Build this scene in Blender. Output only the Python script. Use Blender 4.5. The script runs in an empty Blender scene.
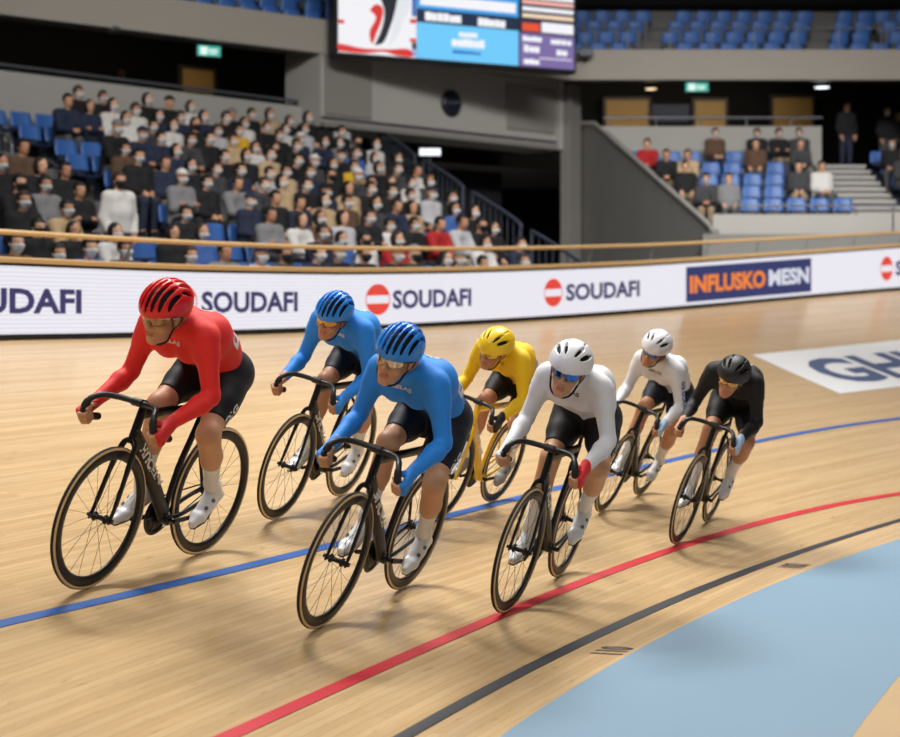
import bpy, math, random
import numpy as np
from mathutils import Vector, Matrix
from mathutils.bvhtree import BVHTree

random.seed(7)
rng = np.random.default_rng(11)
SC = bpy.context.scene
COL = SC.collection
pi = math.pi

# ------------------------------------------------------------------ helpers
def tag(o, label=None, cat=None, group=None, kind=None):
    if label: o['label'] = label
    if cat: o['category'] = cat
    if group: o['group'] = group
    if kind: o['kind'] = kind
    return o

def empty(name, mat=None, loc=None):
    o = bpy.data.objects.new(name, None)
    COL.objects.link(o)
    o.empty_display_size = 0.1
    if mat is not None: o.matrix_world = mat
    if loc is not None: o.location = loc
    return o

WORLD_BUILT = set()      # empties whose parts are laid out in hall coordinates
def link(name, me, parent=None):
    o = bpy.data.objects.new(name, me)
    COL.objects.link(o)
    if parent is not None:
        o.parent = parent
        if parent.name in WORLD_BUILT: o.matrix_parent_inverse = Matrix.Translation(-parent.location)
    return o
def hall(o): WORLD_BUILT.add(o.name); return o

def np_mesh(name, V, F, smooth=True, mats=None, midx=None):
    """V (n,3) array, F (m,4) quads array"""
    me = bpy.data.meshes.new(name)
    V = np.asarray(V, np.float32); F = np.asarray(F, np.int32)
    n, m, q = len(V), len(F), F.shape[1]
    me.vertices.add(n); me.vertices.foreach_set('co', V.ravel())
    me.loops.add(m * q); me.loops.foreach_set('vertex_index', F.ravel())
    me.polygons.add(m)
    me.polygons.foreach_set('loop_start', np.arange(0, m * q, q, dtype=np.int32))
    me.polygons.foreach_set('loop_total', np.full(m, q, np.int32))
    me.polygons.foreach_set('use_smooth', np.full(m, smooth))
    if midx is not None: me.polygons.foreach_set('material_index', np.asarray(midx, np.int32))
    me.update(calc_edges=True); me.validate()
    for k in (mats or []): me.materials.append(k)
    return me

class MB:
    """collects polygons; build() makes one mesh object"""
    def __init__(s): s.v = []; s.f = []; s.m = []; s.uv = None; s.sm = []
    def add(s, v, f, mi=0, smooth=False):
        o = len(s.v); s.v += [tuple(map(float, q)) for q in v]
        for q in f: s.f.append([i + o for i in q]); s.m.append(mi); s.sm.append(smooth)
        return s
    def box(s, c, d, rot=None, mi=0, bevel=0.0):
        hx, hy, hz = [q / 2 for q in d]
        if bevel <= 0 or bevel * 2.2 > min(d):
            V = [(x, y, z) for x in (-hx, hx) for y in (-hy, hy) for z in (-hz, hz)]
            F = [(0, 1, 3, 2), (4, 6, 7, 5), (0, 4, 5, 1), (2, 3, 7, 6), (0, 2, 6, 4), (1, 5, 7, 3)]
        else:
            b = bevel; V = []; idx = {}
            for sx in (-1, 1):
                for sy in (-1, 1):
                    for sz in (-1, 1):
                        for ax in range(3):
                            p = [sx * hx, sy * hy, sz * hz]
                            for k in range(3):
                                if k != ax: p[k] -= (sx, sy, sz)[k] * b
                            idx[(sx, sy, sz, ax)] = len(V); V.append(tuple(p))
            F = []
            for ax in range(3):
                o1, o2 = [k for k in range(3) if k != ax]
                for sg in (-1, 1):
                    q = []
                    for a, b2 in ((-1, -1), (1, -1), (1, 1), (-1, 1)):
                        t = [0, 0, 0]; t[ax] = sg; t[o1] = a; t[o2] = b2
                        q.append(idx[(t[0], t[1], t[2], ax)])
                    F.append(q if (sg > 0) == (ax != 1) else q[::-1])
            for ax in range(3):
                o1, o2 = [k for k in range(3) if k != ax]
                for a in (-1, 1):
                    for b2 in (-1, 1):
                        q = []
                        for sg, w in ((-1, o1), (1, o1), (1, o2), (-1, o2)):
                            t = [0, 0, 0]; t[ax] = sg; t[o1] = a; t[o2] = b2
                            q.append(idx[(t[0], t[1], t[2], w)])
                        F.append(q)
            for sx in (-1, 1):
                for sy in (-1, 1):
                    for sz in (-1, 1):
                        F.append([idx[(sx, sy, sz, k)] for k in range(3)])
        M = Matrix(rot) if rot is not None else None
        out = []
        for p in V:
            p = Vector(p)
            if M is not None: p = M @ p
            out.append((p[0] + c[0], p[1] + c[1], p[2] + c[2]))
        return s.add(out, F, mi)
    def tube(s, pts, r, n=10, hint=(0, 1, 0), cap=True, closed=False, mi=0):
        """r: number, list of numbers, or list of (ra, rb): ra perpendicular to hint, rb along hint"""
        P = np.array(pts, float); m = len(P)
        if not isinstance(r, (list, tuple)): r = [r] * m
        if isinstance(r, tuple): r = [r] * m
        h = np.array(hint, float); V = []
        for i in range(m):
            if closed: t = P[(i + 1) % m] - P[i - 1]
            else: t = P[min(i + 1, m - 1)] - P[max(i - 1, 0)]
            t = t / (np.linalg.norm(t) + 1e-9)
            b = h - t * (h @ t)
            if np.linalg.norm(b) < 1e-3:
                k = np.array([1., 0, 0]) if abs(t[0]) < .8 else np.array([0, 0, 1.])
                b = k - t * (k @ t)
            b /= np.linalg.norm(b); a = np.cross(b, t)
            ra, rb = r[i] if isinstance(r[i], (tuple, list)) else (r[i], r[i])
            for j in range(n):
                g = 2 * pi * j / n
                V.append(P[i] + a * ra * math.cos(g) + b * rb * math.sin(g))
        F = []
        for i in range(m if closed else m - 1):
            k = (i + 1) % m
            for j in range(n):
                F.append((i * n + j, i * n + (j + 1) % n, k * n + (j + 1) % n, k * n + j))
        s.add(V, F, mi, True)
        if cap and not closed:
            s.add(V[:n], [tuple(range(n - 1, -1, -1))], mi); s.add(V[-n:], [tuple(range(n))], mi)
        return s
    def rev(s, prof, c, axis='y', n=64, mi=0, closed=True):
        """profile of (radius, offset) pairs about an axis"""
        V = []; m = len(prof)
        for i in range(n):
            g = 2 * pi * i / n; cg, sg = math.cos(g), math.sin(g)
            for rr, o in prof:
                if axis == 'y': V.append((c[0] + rr * cg, c[1] + o, c[2] + rr * sg))
                elif axis == 'z': V.append((c[0] + rr * cg, c[1] + rr * sg, c[2] + o))
                else: V.append((c[0] + o, c[1] + rr * cg, c[2] + rr * sg))
        F = []
        for i in range(n):
            k = (i + 1) % n
            for j in range(m if closed else m - 1):
                l = (j + 1) % m
                F.append((i * m + j, i * m + l, k * m + l, k * m + j))
        return s.add(V, F, mi, True)
    def build(s, name, mats, parent=None, fix=True):
        me = bpy.data.meshes.new(name)
        me.from_pydata(s.v, [], s.f)
        for k in (mats if isinstance(mats, (list, tuple)) else [mats]): me.materials.append(k)
        me.polygons.foreach_set('material_index', s.m)
        me.polygons.foreach_set('use_smooth', s.sm)
        if fix:
            import bmesh
            b = bmesh.new(); b.from_mesh(me)
            bmesh.ops.recalc_face_normals(b, faces=b.faces); b.to_mesh(me); b.free()
        me.update()
        return link(name, me, parent)

def smoothpath(pts, k=6):
    P = np.array(pts, float); out = []
    Q = np.vstack([2 * P[0] - P[1], P, 2 * P[-1] - P[-2]])
    for i in range(1, len(Q) - 2):
        for j in range(k):
            t = j / k
            a, b, c, d = Q[i - 1:i + 3]
            out.append(.5 * (2 * b + (c - a) * t + (2 * a - 5 * b + 4 * c - d) * t * t + (3 * b - a - 3 * c + d) * t ** 3))
    out.append(P[-1]); return np.array(out)

# ------------------------------------------------------------------ materials
def lin(c):
    c = [q / 255 for q in c]
    return tuple((q / 12.92 if q <= .04045 else ((q + .055) / 1.055) ** 2.4) for q in c)

MATS = {}
def mat(name, rgb, rough=.6, metal=0., spec=.5, emis=0., coat=0., sheen=0., noise=0., nscale=20., bump=0.):
    if name in MATS: return MATS[name]
    m = bpy.data.materials.new(name); m.use_nodes = True
    nt = m.node_tree; b = nt.nodes['Principled BSDF']
    c = (*lin(rgb), 1)
    b.inputs['Base Color'].default_value = c
    b.inputs['Roughness'].default_value = rough
    b.inputs['Metallic'].default_value = metal
    b.inputs['Specular IOR Level'].default_value = spec
    b.inputs['Coat Weight'].default_value = coat
    b.inputs['Sheen Weight'].default_value = sheen
    if emis:
        b.inputs['Base Color'].default_value = (.01, .01, .01, 1)
        b.inputs['Emission Color'].default_value = c
        b.inputs['Emission Strength'].default_value = emis
    if noise or bump:
        tc = nt.nodes.new('ShaderNodeTexCoord'); nz = nt.nodes.new('ShaderNodeTexNoise')
        nz.inputs['Scale'].default_value = nscale; nz.inputs['Detail'].default_value = 4
        nt.links.new(tc.outputs['Object'], nz.inputs['Vector'])
        if noise:
            mr = nt.nodes.new('ShaderNodeMapRange')
            mr.inputs['To Min'].default_value = 1 - noise; mr.inputs['To Max'].default_value = 1 + noise
            nt.links.new(nz.outputs['Fac'], mr.inputs['Value'])
            mx = nt.nodes.new('ShaderNodeVectorMath'); mx.operation = 'SCALE'
            mx.inputs[0].default_value = c[:3]
            nt.links.new(mr.outputs['Result'], mx.inputs['Scale'])
            nt.links.new(mx.outputs['Vector'], b.inputs['Base Color'])
        if bump:
            bp = nt.nodes.new('ShaderNodeBump'); bp.inputs['Strength'].default_value = bump
            bp.inputs['Distance'].default_value = .01
            nt.links.new(nz.outputs['Fac'], bp.inputs['Height']); nt.links.new(bp.outputs['Normal'], b.inputs['Normal'])
    MATS[name] = m
    return m

def wood_track():
    m = bpy.data.materials.new('track_wood'); m.use_nodes = True
    nt = m.node_tree; N = nt.nodes; L = nt.links; b = N['Principled BSDF']
    uv = N.new('ShaderNodeUVMap'); uv.uv_map = 'UVMap'
    br = N.new('ShaderNodeTexBrick')
    br.inputs['Scale'].default_value = 1
    br.inputs['Brick Width'].default_value = 3.2; br.inputs['Row Height'].default_value = .045
    br.inputs['Mortar Size'].default_value = .0012; br.inputs['Mortar Smooth'].default_value = .3
    br.offset = .37; br.inputs['Bias'].default_value = 0
    br.inputs['Color1'].default_value = (*lin((205, 175, 131)), 1)
    br.inputs['Color2'].default_value = (*lin((192, 161, 116)), 1)
    br.inputs['Mortar'].default_value = (*lin((170, 128, 84)), 1)
    L.new(uv.outputs['UV'], br.inputs['Vector'])
    mp = N.new('ShaderNodeMapping'); mp.inputs['Scale'].default_value = (.5, 9, 1)
    L.new(uv.outputs['UV'], mp.inputs['Vector'])
    nz = N.new('ShaderNodeTexNoise'); nz.inputs['Scale'].default_value = 1.6; nz.inputs['Detail'].default_value = 6
    L.new(mp.outputs['Vector'], nz.inputs['Vector'])
    mp2 = N.new('ShaderNodeMapping'); mp2.inputs['Scale'].default_value = (2.2, 40, 1)
    L.new(uv.outputs['UV'], mp2.inputs['Vector'])
    nz2 = N.new('ShaderNodeTexNoise'); nz2.inputs['Scale'].default_value = 2; nz2.inputs['Detail'].default_value = 5
    L.new(mp2.outputs['Vector'], nz2.inputs['Vector'])
    r1 = N.new('ShaderNodeMapRange'); r1.inputs['From Min'].default_value = .3; r1.inputs['From Max'].default_value = .7
    r1.inputs['To Min'].default_value = .92; r1.inputs['To Max'].default_value = 1.07
    L.new(nz.outputs['Fac'], r1.inputs['Value'])
    r2 = N.new('ShaderNodeMapRange'); r2.inputs['From Min'].default_value = .3; r2.inputs['From Max'].default_value = .7
    r2.inputs['To Min'].default_value = .93; r2.inputs['To Max'].default_value = 1.06
    L.new(nz2.outputs['Fac'], r2.inputs['Value'])
    mu = N.new('ShaderNodeMath'); mu.operation = 'MULTIPLY'
    L.new(r1.outputs['Result'], mu.inputs[0]); L.new(r2.outputs['Result'], mu.inputs[1])
    # dark knots and scuffs
    mp3 = N.new('ShaderNodeMapping'); mp3.inputs['Scale'].default_value = (5, 22, 1)
    L.new(uv.outputs['UV'], mp3.inputs['Vector'])
    nz3 = N.new('ShaderNodeTexNoise'); nz3.inputs['Scale'].default_value = 1; nz3.inputs['Detail'].default_value = 2
    L.new(mp3.outputs['Vector'], nz3.inputs['Vector'])
    r3 = N.new('ShaderNodeMapRange'); r3.inputs['From Min'].default_value = .66; r3.inputs['From Max'].default_value = .75
    r3.inputs['To Min'].default_value = 1; r3.inputs['To Max'].default_value = .72
    L.new(nz3.outputs['Fac'], r3.inputs['Value'])
    mu2 = N.new('ShaderNodeMath'); mu2.operation = 'MULTIPLY'
    L.new(mu.outputs[0], mu2.inputs[0]); L.new(r3.outputs['Result'], mu2.inputs[1])
    sc = N.new('ShaderNodeVectorMath'); sc.operation = 'SCALE'
    L.new(br.outputs['Color'], sc.inputs[0]); L.new(mu2.outputs[0], sc.inputs['Scale'])
    L.new(sc.outputs['Vector'], b.inputs['Base Color'])
    b.inputs['Roughness'].default_value = .26
    b.inputs['Specular IOR Level'].default_value = .45
    return m

def led_screen():
    m = bpy.data.materials.new('led_white'); m.use_nodes = True
    nt = m.node_tree; N = nt.nodes; L = nt.links; b = N['Principled BSDF']
    tc = N.new('ShaderNodeTexCoord'); sp = N.new('ShaderNodeSeparateXYZ')
    uv = N.new('ShaderNodeUVMap'); uv.uv_map = 'UVMap'
    L.new(uv.outputs['UV'], sp.inputs[0])
    mu = N.new('ShaderNodeMath'); mu.operation = 'MULTIPLY'; mu.inputs[1].default_value = 2 * pi / .052
    L.new(sp.outputs['Y'], mu.inputs[0])
    si = N.new('ShaderNodeMath'); si.operation = 'SINE'; L.new(mu.outputs[0], si.inputs[0])
    mr = N.new('ShaderNodeMapRange'); mr.inputs['From Min'].default_value = -1; mr.inputs['From Max'].default_value = 1
    mr.inputs['To Min'].default_value = .84; mr.inputs['To Max'].default_value = 1.0
    L.new(si.outputs[0], mr.inputs['Value'])
    b.inputs['Base Color'].default_value = (.02, .02, .02, 1)
    b.inputs['Emission Color'].default_value = (*lin((240, 238, 247)), 1)
    L.new(mr.outputs['Result'], b.inputs['Emission Strength'])
    b.inputs['Roughness'].default_value = .5
    return m

M_wood = wood_track()
M_led = led_screen()
M_blueline = mat('paint_blue', (42, 92, 165), .4)
M_redline = mat('paint_red', (200, 40, 52), .4)
M_blackline = mat('paint_black', (38, 40, 46), .45)
M_azure = mat('paint_azure', (118, 147, 168), .5, noise=.05, nscale=.9)
M_infield = mat('infield_wood', (192, 162, 120), .4, noise=.05, nscale=3)
M_whitepaint = mat('paint_white', (232, 232, 232), .45)
M_navypaint = mat('paint_navy', (78, 92, 128), .45)
M_cap = mat('rail_wood', (214, 178, 126), .45, noise=.06, nscale=6)
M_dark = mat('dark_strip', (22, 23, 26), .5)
M_concrete = mat('concrete_grey', (168, 166, 161), .85, noise=.06, nscale=1.5)
M_concrete_d = mat('concrete_dark', (128, 126, 122), .85, noise=.08, nscale=1.5)
M_terrace = mat('terrace_concrete', (112, 111, 110), .9, noise=.08, nscale=2)
M_fascia = mat('fascia_grey', (160, 154, 145), .8, noise=.04, nscale=1)
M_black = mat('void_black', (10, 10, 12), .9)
M_steel = mat('rail_steel', (120, 124, 132), .4, metal=.7)
M_dsteel = mat('dark_steel', (66, 72, 86), .5, metal=.3)
M_seat = mat('seat_blue', (58, 104, 176), .45); M_pan_shade = mat('seat_pan_gap_shade', (22, 40, 76), .5)  # pan is seat blue darkened, painting in the shaded gaps between seat rows
M_seatdark = mat('seat_bracket', (40, 46, 60), .5)
M_door = mat('door_wood', (182, 146, 84), .5, noise=.05, nscale=4)
M_doorframe = mat('door_frame', (60, 52, 44), .5)

# ------------------------------------------------------------------ the track (s along, w across; camera above the origin)
FPX = 1457.62; YH = 292.35
ZC = 1.806
x0, y0, t0, k0, k1, zb, bk0, bk1, fh1 = .50223, 10.63906, .5996, .22049, -.07048, -1.48719, .16925, .00755, .02241
WK = -1.86342
DS = .05
def th(s):
    s = np.asarray(s, float); sc = np.clip(s, -8, 14)
    sl = lambda a: (k0 / 10 + 2 * k1 * a / 100)
    return t0 + k0 * sc / 10 + k1 * (sc / 10) ** 2 + np.where(s > 14, (s - 14) * max(sl(14), .012), 0) + np.where(s < -8, (s + 8) * sl(-8), 0)
S_ = np.arange(-20, 45 + DS / 2, DS); I0 = int(round(20 / DS)); TH_ = th(S_)
X_ = np.concatenate([[0], np.cumsum((np.sin(TH_[1:]) + np.sin(TH_[:-1])) / 2 * DS)]); X_ += x0 - X_[I0]
Y_ = np.concatenate([[0], np.cumsum((np.cos(TH_[1:]) + np.cos(TH_[:-1])) / 2 * DS)]); Y_ += y0 - Y_[I0]
def P(s, w, dz=0., up=0.):
    s = float(s); w = float(w)
    t = np.interp(s, S_, TH_); sb = min(max(s, -8), 22)
    bk = bk0 + bk1 * sb / 10 + fh1 * (sb / 10) ** 2
    x = np.interp(s, S_, X_) - math.cos(t) * w; y = np.interp(s, S_, Y_) + math.sin(t) * w
    z = ZC + zb + max(w, WK) * math.tan(bk) + dz + up
    return np.array([x, y, z])
def zat(x, y):
    d = np.hypot(X_ - x, Y_ - y); i = int(np.argmin(d)); t = TH_[i]
    w = -math.cos(t) * (x - X_[i]) + math.sin(t) * (y - Y_[i])
    return P(S_[i], w)[2]
def poly(c, lo, hi): return lambda s: float(np.polyval(c, min(max(s, lo), hi)))
w_blue = poly([-0.00094, 0.00572, 0.03715, -0.03062], -4.9, 7.6)
w_red = poly([-0.00121, -0.0084, -0.00183, -1.33049], -5.2, 3.8)
w_black = poly([-0.00386, -0.01757, -1.8615], -4.7, 2.9)
w_az = poly([-0.00958, -0.03365, -2.16858], -4.5, 1.8)
w_azi = poly([0.04887, -3.28465], -5, 1)
w_fence = poly([-0.00034, 0.01158, -0.10926, 6.00559], .14, 18.84)
HS = ([0.14, 2.22, 4.3, 6.37, 8.45, 10.53, 12.61, 14.68, 16.76, 18.84], [0.81, 0.78, 0.765, 0.773, 0.789, 0.805, 0.832, 0.856, 0.88, 0.909])
def H_(s): return float(np.interp(s, *HS))

def strip(name, fa, fb, sa, sb, mats, parent=None, n=8, dz=0., step=.2, thick=0.):
    ss = np.arange(sa, sb + step / 2, step); V = []; UV = []
    for s in ss:
        a, b = fa(s), fb(s)
        for j in range(n + 1):
            w = a + (b - a) * j / n
            if n > 20: w = a + (WK - a) * j / 3 if j <= 3 else WK + (b - WK) * (j - 3) / (n - 3)     # a crease where the banking starts
            V.append(P(s, w, dz)); UV.append((s, w))
    F = [(i * (n + 1) + j, (i + 1) * (n + 1) + j, (i + 1) * (n + 1) + j + 1, i * (n + 1) + j + 1) for i in range(len(ss) - 1) for j in range(n)]
    me = np_mesh(name, np.array(V), np.array(F), True, [mats])
    u = me.uv_layers.new(name='UVMap')
    li = np.empty(len(me.loops), np.int32); me.loops.foreach_get('vertex_index', li)
    u.data.foreach_set('uv', np.array(UV, np.float32)[li].ravel())
    # face up
    if me.polygons[0].normal.z < 0: me.flip_normals()
    return link(name, me, parent)

SA, SB = -13, 34
track = strip('floor', lambda s: w_az(s) - .02, lambda s: w_fence(s) + .12, SA, SB, M_wood, n=24)
tag(track, 'banked pale wooden plank velodrome track', 'floor', kind='structure')
def cl(f, h): return (lambda s: f(s) - h), (lambda s: f(s) + h)
for nm, f, h, m_, lab in (('blue_line', w_blue, .036, M_blueline, 'blue painted line curving across the track'),
                          ('red_line', w_red, .034, M_redline, 'red painted line near the inside of the track'),
                          ('black_line', w_black, .032, M_blackline, 'black painted measurement line')):
    a, b = cl(f, h); o = strip(nm, a, b, SA, SB, m_, track, n=2, dz=.0035); tag(o, lab)
az = strip('azure_band', w_azi, w_az, SA, SB, M_azure, track, n=4, dz=.002); tag(az, 'pale blue painted band inside the track')
inf = strip('infield', lambda s: -11., w_azi, -10, 14, M_infield, track, n=6, dz=.001); tag(inf, 'wooden floor inside the pale blue band')

def text_mesh(txt, size, bold=0., shear=0., width=None, res=3):
    c = bpy.data.curves.new('t', 'FONT'); c.body = txt; c.size = size; c.offset = bold; c.shear = shear
    c.resolution_u = res; c.fill_mode = 'FRONT'
    o = bpy.data.objects.new('t', c); COL.objects.link(o)
    dg = bpy.context.evaluated_depsgraph_get(); dg.update()
    me = bpy.data.meshes.new_from_object(o.evaluated_get(dg))
    V = np.array([v.co[:] for v in me.vertices]); F = [list(p.vertices) for p in me.polygons]
    bpy.data.objects.remove(o); bpy.data.curves.remove(c); bpy.data.meshes.remove(me)
    V[:, 0] -= V[:, 0].min(); V[:, 1] -= 0
    if width: V[:, 0] *= width / V[:, 0].max()
    return V, F

def mapped(name, V, F, fn, m, parent):
    me = bpy.data.meshes.new(name)
    me.from_pydata([tuple(fn(*v[:2])) for v in V], [], F); me.materials.append(m)
    me.update(); return link(name, me, parent)

# floor logo on the banking
lq = [(9.46, 3.133), (8.332, 1.216), (10.6, 1.13), (15.5, 1.10), (16.6, 3.30), (14.157, 3.29)]
V = []; F = []
nn = 14
for i in range(nn + 1):
    a = i / nn
    for j in range(5):
        b = j / 4
        s = (8.332 + (9.46 - 8.332) * b) + a * 8.0
        w = 1.216 - .02 * a + (1.917 + .10 * a) * b
        V.append(P(s, w, .004))
for i in range(nn):
    for j in range(4): F.append((i * 5 + j, (i + 1) * 5 + j, (i + 1) * 5 + j + 1, i * 5 + j + 1))
me = np_mesh('floor_logo', np.array(V), np.array(F), True, [M_whitepaint])
if me.polygons[0].normal.z < 0: me.flip_normals()
logo = link('floor_logo', me, track); tag(logo, 'white advertising panel painted on the banking')
tv, tf = text_mesh('GHI', 1.52, bold=.055)
def logomap(x, y): return P(9.16 + x * 1.2 + y * .53, 1.58 + y * 1.0, .007)
mapped('floor_lettering', tv, tf, logomap, M_navypaint, track)
for nm, sx, wx in (('distance_mark', -2.74, -2.12), ('distance_mark', .10, -2.11)):
    tv, tf = text_mesh('110' if sx < 0 else '100', .22, bold=.002)
    o = mapped(nm, tv, tf, lambda x, y: P(sx + x * .62 - y * .35, wx + y * 1.0, .004), M_blackline, track)
    tag(o, 'black distance number painted by the black line' + (' further from the riders' if sx > 0 else ' nearest the camera'))

# ------------------------------------------------------------------ trackside advertising fence
fence = hall(empty('advertising_board', loc=P(9, w_fence(9))))
tag(fence, 'long white illuminated advertising board along the top edge of the track', 'advertising board')
def fbp(s, h, off=0.):
    """point on the fence face at height h above the track edge, off towards the riders"""
    p = P(s, w_fence(s)); t = np.interp(s, S_, TH_)
    return np.array([p[0] + math.cos(t) * off, p[1] - math.sin(t) * off, p[2] + h])
def fstrip(name, prof, mats, s0=SA, s1=SB, step=.25, uv=False, parent=fence):
    """prof: closed list of (off, h(s) callable or number)"""
    ss = np.arange(s0, s1 + step / 2, step); V = []; UV = []; m = len(prof)
    for s in ss:
        for off, h in prof:
            hh = h(s) if callable(h) else h
            V.append(fbp(s, hh, off)); UV.append((s, hh / H_(s)))
    F = [(i * m + j, i * m + (j + 1) % m, (i + 1) * m + (j + 1) % m, (i + 1) * m + j) for i in range(len(ss) - 1) for j in range(m)]
    F.append(tuple(range(m))); F.append(tuple((len(ss) - 1) * m + j for j in range(m - 1, -1, -1)))
    me = bpy.data.meshes.new(name); me.from_pydata([tuple(v) for v in V], [], F); me.materials.append(mats)
    import bmesh
    b = bmesh.new(); b.from_mesh(me); bmesh.ops.recalc_face_normals(b, faces=b.faces); b.to_mesh(me); b.free()
    if uv:
        u = me.uv_layers.new(name='UVMap')
        li = np.empty(len(me.loops), np.int32); me.loops.foreach_get('vertex_index', li)
        u.data.foreach_set('uv', np.array(UV, np.float32)[li].ravel())
    me.update(); return link(name, me, parent)
fstrip('base_strip', [(.03, -.05), (.03, .055), (-.05, .055), (-.05, -.05)], M_dark)
fstrip('screen', [(.012, .055), (.012, lambda s: H_(s) - .085), (-.05, lambda s: H_(s) - .085), (-.05, .055)], M_led, uv=True)
fstrip('top_strip', [(.02, lambda s: H_(s) - .085), (.02, lambda s: H_(s) - .055), (-.05, lambda s: H_(s) - .055), (-.05, lambda s: H_(s) - .085)], M_dark)
o = fstrip('cap_rail', [(.05, lambda s: H_(s) - .055), (.055, lambda s: H_(s) - .01), (.04, H_), (-.09, H_), (-.10, lambda s: H_(s) - .01), (-.10, lambda s: H_(s) - .055)], M_cap)
tag(o, 'pale wooden cap along the top of the board')
M_ledink = mat('led_navy', (60, 56, 112), .5, emis=.75)
M_ledred = mat('led_red', (238, 74, 60), .5, emis=.9)
M_lednavy = mat('led_banner', (48, 58, 112), .5, emis=.85)
M_ledor = mat('led_orange', (244, 134, 56), .5, emis=.95)
M_ledwh = mat('led_text_white', (226, 226, 240), .5, emis=.9)
def frel(s, h, off): s -= .08; return fbp(s, .055 + h * (H_(s) - .14), off)     # h 0..1 over the screen
def emblem(sc, wid):
    V = []; F = []; n = 28
    for k in range(n):
        g = 2 * pi * k / n; V.append((math.cos(g), math.sin(g)))
    # disc with a white horizontal bar: two caps and thin side arcs
    VV = []; FF = []
    for sg in (1, -1):
        ring = [(math.cos(g) , sg * math.sin(g)) for g in np.linspace(.26, pi - .26, 18)]
        o = len(VV); VV += ring; FF.append([o + i for i in range(len(ring))])
    ring_o = [(math.cos(g), math.sin(g)) for g in np.linspace(0, 2 * pi, 33)[:-1]]
    o = len(VV); VV += ring_o + [(.93 * a, .93 * b) for a, b in ring_o]
    for i in range(32): FF.append([o + i, o + (i + 1) % 32, o + 32 + (i + 1) % 32, o + 32 + i])
    return mapped('emblem', np.array(VV), FF, lambda x, y: frel(sc + x * wid, .5 + y * .31, .018), M_ledred, fence)
def ad(se, s0, s1):
    if se is not None: emblem(se, .205)
    tv, tf = text_mesh('SOUDAFI', 1., bold=.035)
    tv[:, 0] /= tv[:, 0].max(); tv[:, 1] /= tv[:, 1].max()
    mapped('lettering', tv, tf, lambda x, y: frel(s0 + (s1 - s0) * x, .32 + y * .36, .018), M_ledink, fence)
ad(-.72, -.45, 1.03); ad(2.18, 2.44, 3.76); ad(5.02, 5.27, 6.70); ad(8.41, 8.70, 10.49); ad(18.06, 18.36, 20.3); ad(21.2, 21.5, 23.4)
vv = [(a, b) for a in np.linspace(0, 1, 13) for b in (0, 1)]
ff = [(i * 2, i * 2 + 2, i * 2 + 3, i * 2 + 1) for i in range(12)]
ban = mapped('banner', np.array(vv), ff, lambda x, y: frel(11.75 + 3.84 * x, .07 + y * .84, .016), M_lednavy, fence); tag(ban, 'navy banner on the screen')
tv, tf = text_mesh('INFLUSKO', 1., bold=.045); tv[:, 0] /= tv[:, 0].max(); tv[:, 1] /= tv[:, 1].max()
mapped('lettering', tv, tf, lambda x, y: frel(11.85 + 2.3 * x, .30 + y * .40, .022), M_ledor, fence)
tv, tf = text_mesh('MESN', 1., bold=.045); tv[:, 0] /= tv[:, 0].max(); tv[:, 1] /= tv[:, 1].max()
mapped('lettering', tv, tf, lambda x, y: frel(14.25 + 1.26 * x, .32 + y * .38, .022), M_ledwh, fence)

rail = hall(empty('handrail', loc=P(9, w_fence(9))))
tag(rail, 'pale wooden handrail above the advertising board on slim grey posts', 'handrail')
HR = ([.2, 10, 18.7], [.27, .265, .25])
def hr(s): return H_(s) + float(np.interp(s, *HR))
mb = MB(); mb.tube([fbp(s, hr(s) - .025, -.05) for s in np.arange(SA, SB, .3)], (.028, .028), 10, (0, 0, 1)); mb.build('rail', M_cap, rail)
M_post = mat('post_grey', (100, 104, 110), .4, metal=.4)
for s in np.arange(SA + .5, SB, 1.55):
    mb = MB(); mb.tube([fbp(s, H_(s) - .12, -.075), fbp(s + .12, hr(s) - .04, -.05)], (.013, .013), 8); mb.build('post', M_post, rail)

exec_after = []
# ------------------------------------------------------------------ the hall
def poly_obj(name, V, F, m, kind='structure', parent=None, label=None, cat=None):
    me = bpy.data.meshes.new(name); me.from_pydata([tuple(map(float, v)) for v in V], [], F); me.materials.append(m); me.update()
    o = link(name, me, parent)
    if kind: o['kind'] = kind
    if label: tag(o, label, cat)
    return o
def slab(name, pts, zlo, zhi, thick, m, side=1, **kw):
    """upright wall along a ground polyline with a real thickness"""
    P2 = [np.array(p, float) for p in pts]; n = len(P2); off = []
    for i in range(n):
        d = P2[min(i + 1, n - 1)] - P2[max(i - 1, 0)]; d /= np.linalg.norm(d)
        off.append(P2[i] + side * np.array([-d[1], d[0]]) * thick)
    V = []
    for i in range(n):
        a = zlo[i] if isinstance(zlo, (list, tuple)) else zlo; b = zhi[i] if isinstance(zhi, (list, tuple)) else zhi
        V += [(*P2[i], a), (*P2[i], b), (*off[i], b), (*off[i], a)]
    F = []
    for i in range(n - 1):
        for j in range(4): F.append((i * 4 + j, i * 4 + (j + 1) % 4, i * 4 + 4 + (j + 1) % 4, i * 4 + 4 + j))
    F += [(3, 2, 1, 0), tuple((n - 1) * 4 + j for j in range(4))]
    import bmesh
    me = bpy.data.meshes.new(name); me.from_pydata([tuple(map(float, v)) for v in V], [], F); me.materials.append(m)
    b = bmesh.new(); b.from_mesh(me); bmesh.ops.recalc_face_normals(b, faces=b.faces); b.to_mesh(me); b.free(); me.update()
    o = link(name, me, kw.get('parent'))
    if kw.get('kind', 'structure'): o['kind'] = kw.get('kind', 'structure')
    if kw.get('label'): o['label'] = kw['label']
    return o

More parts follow.
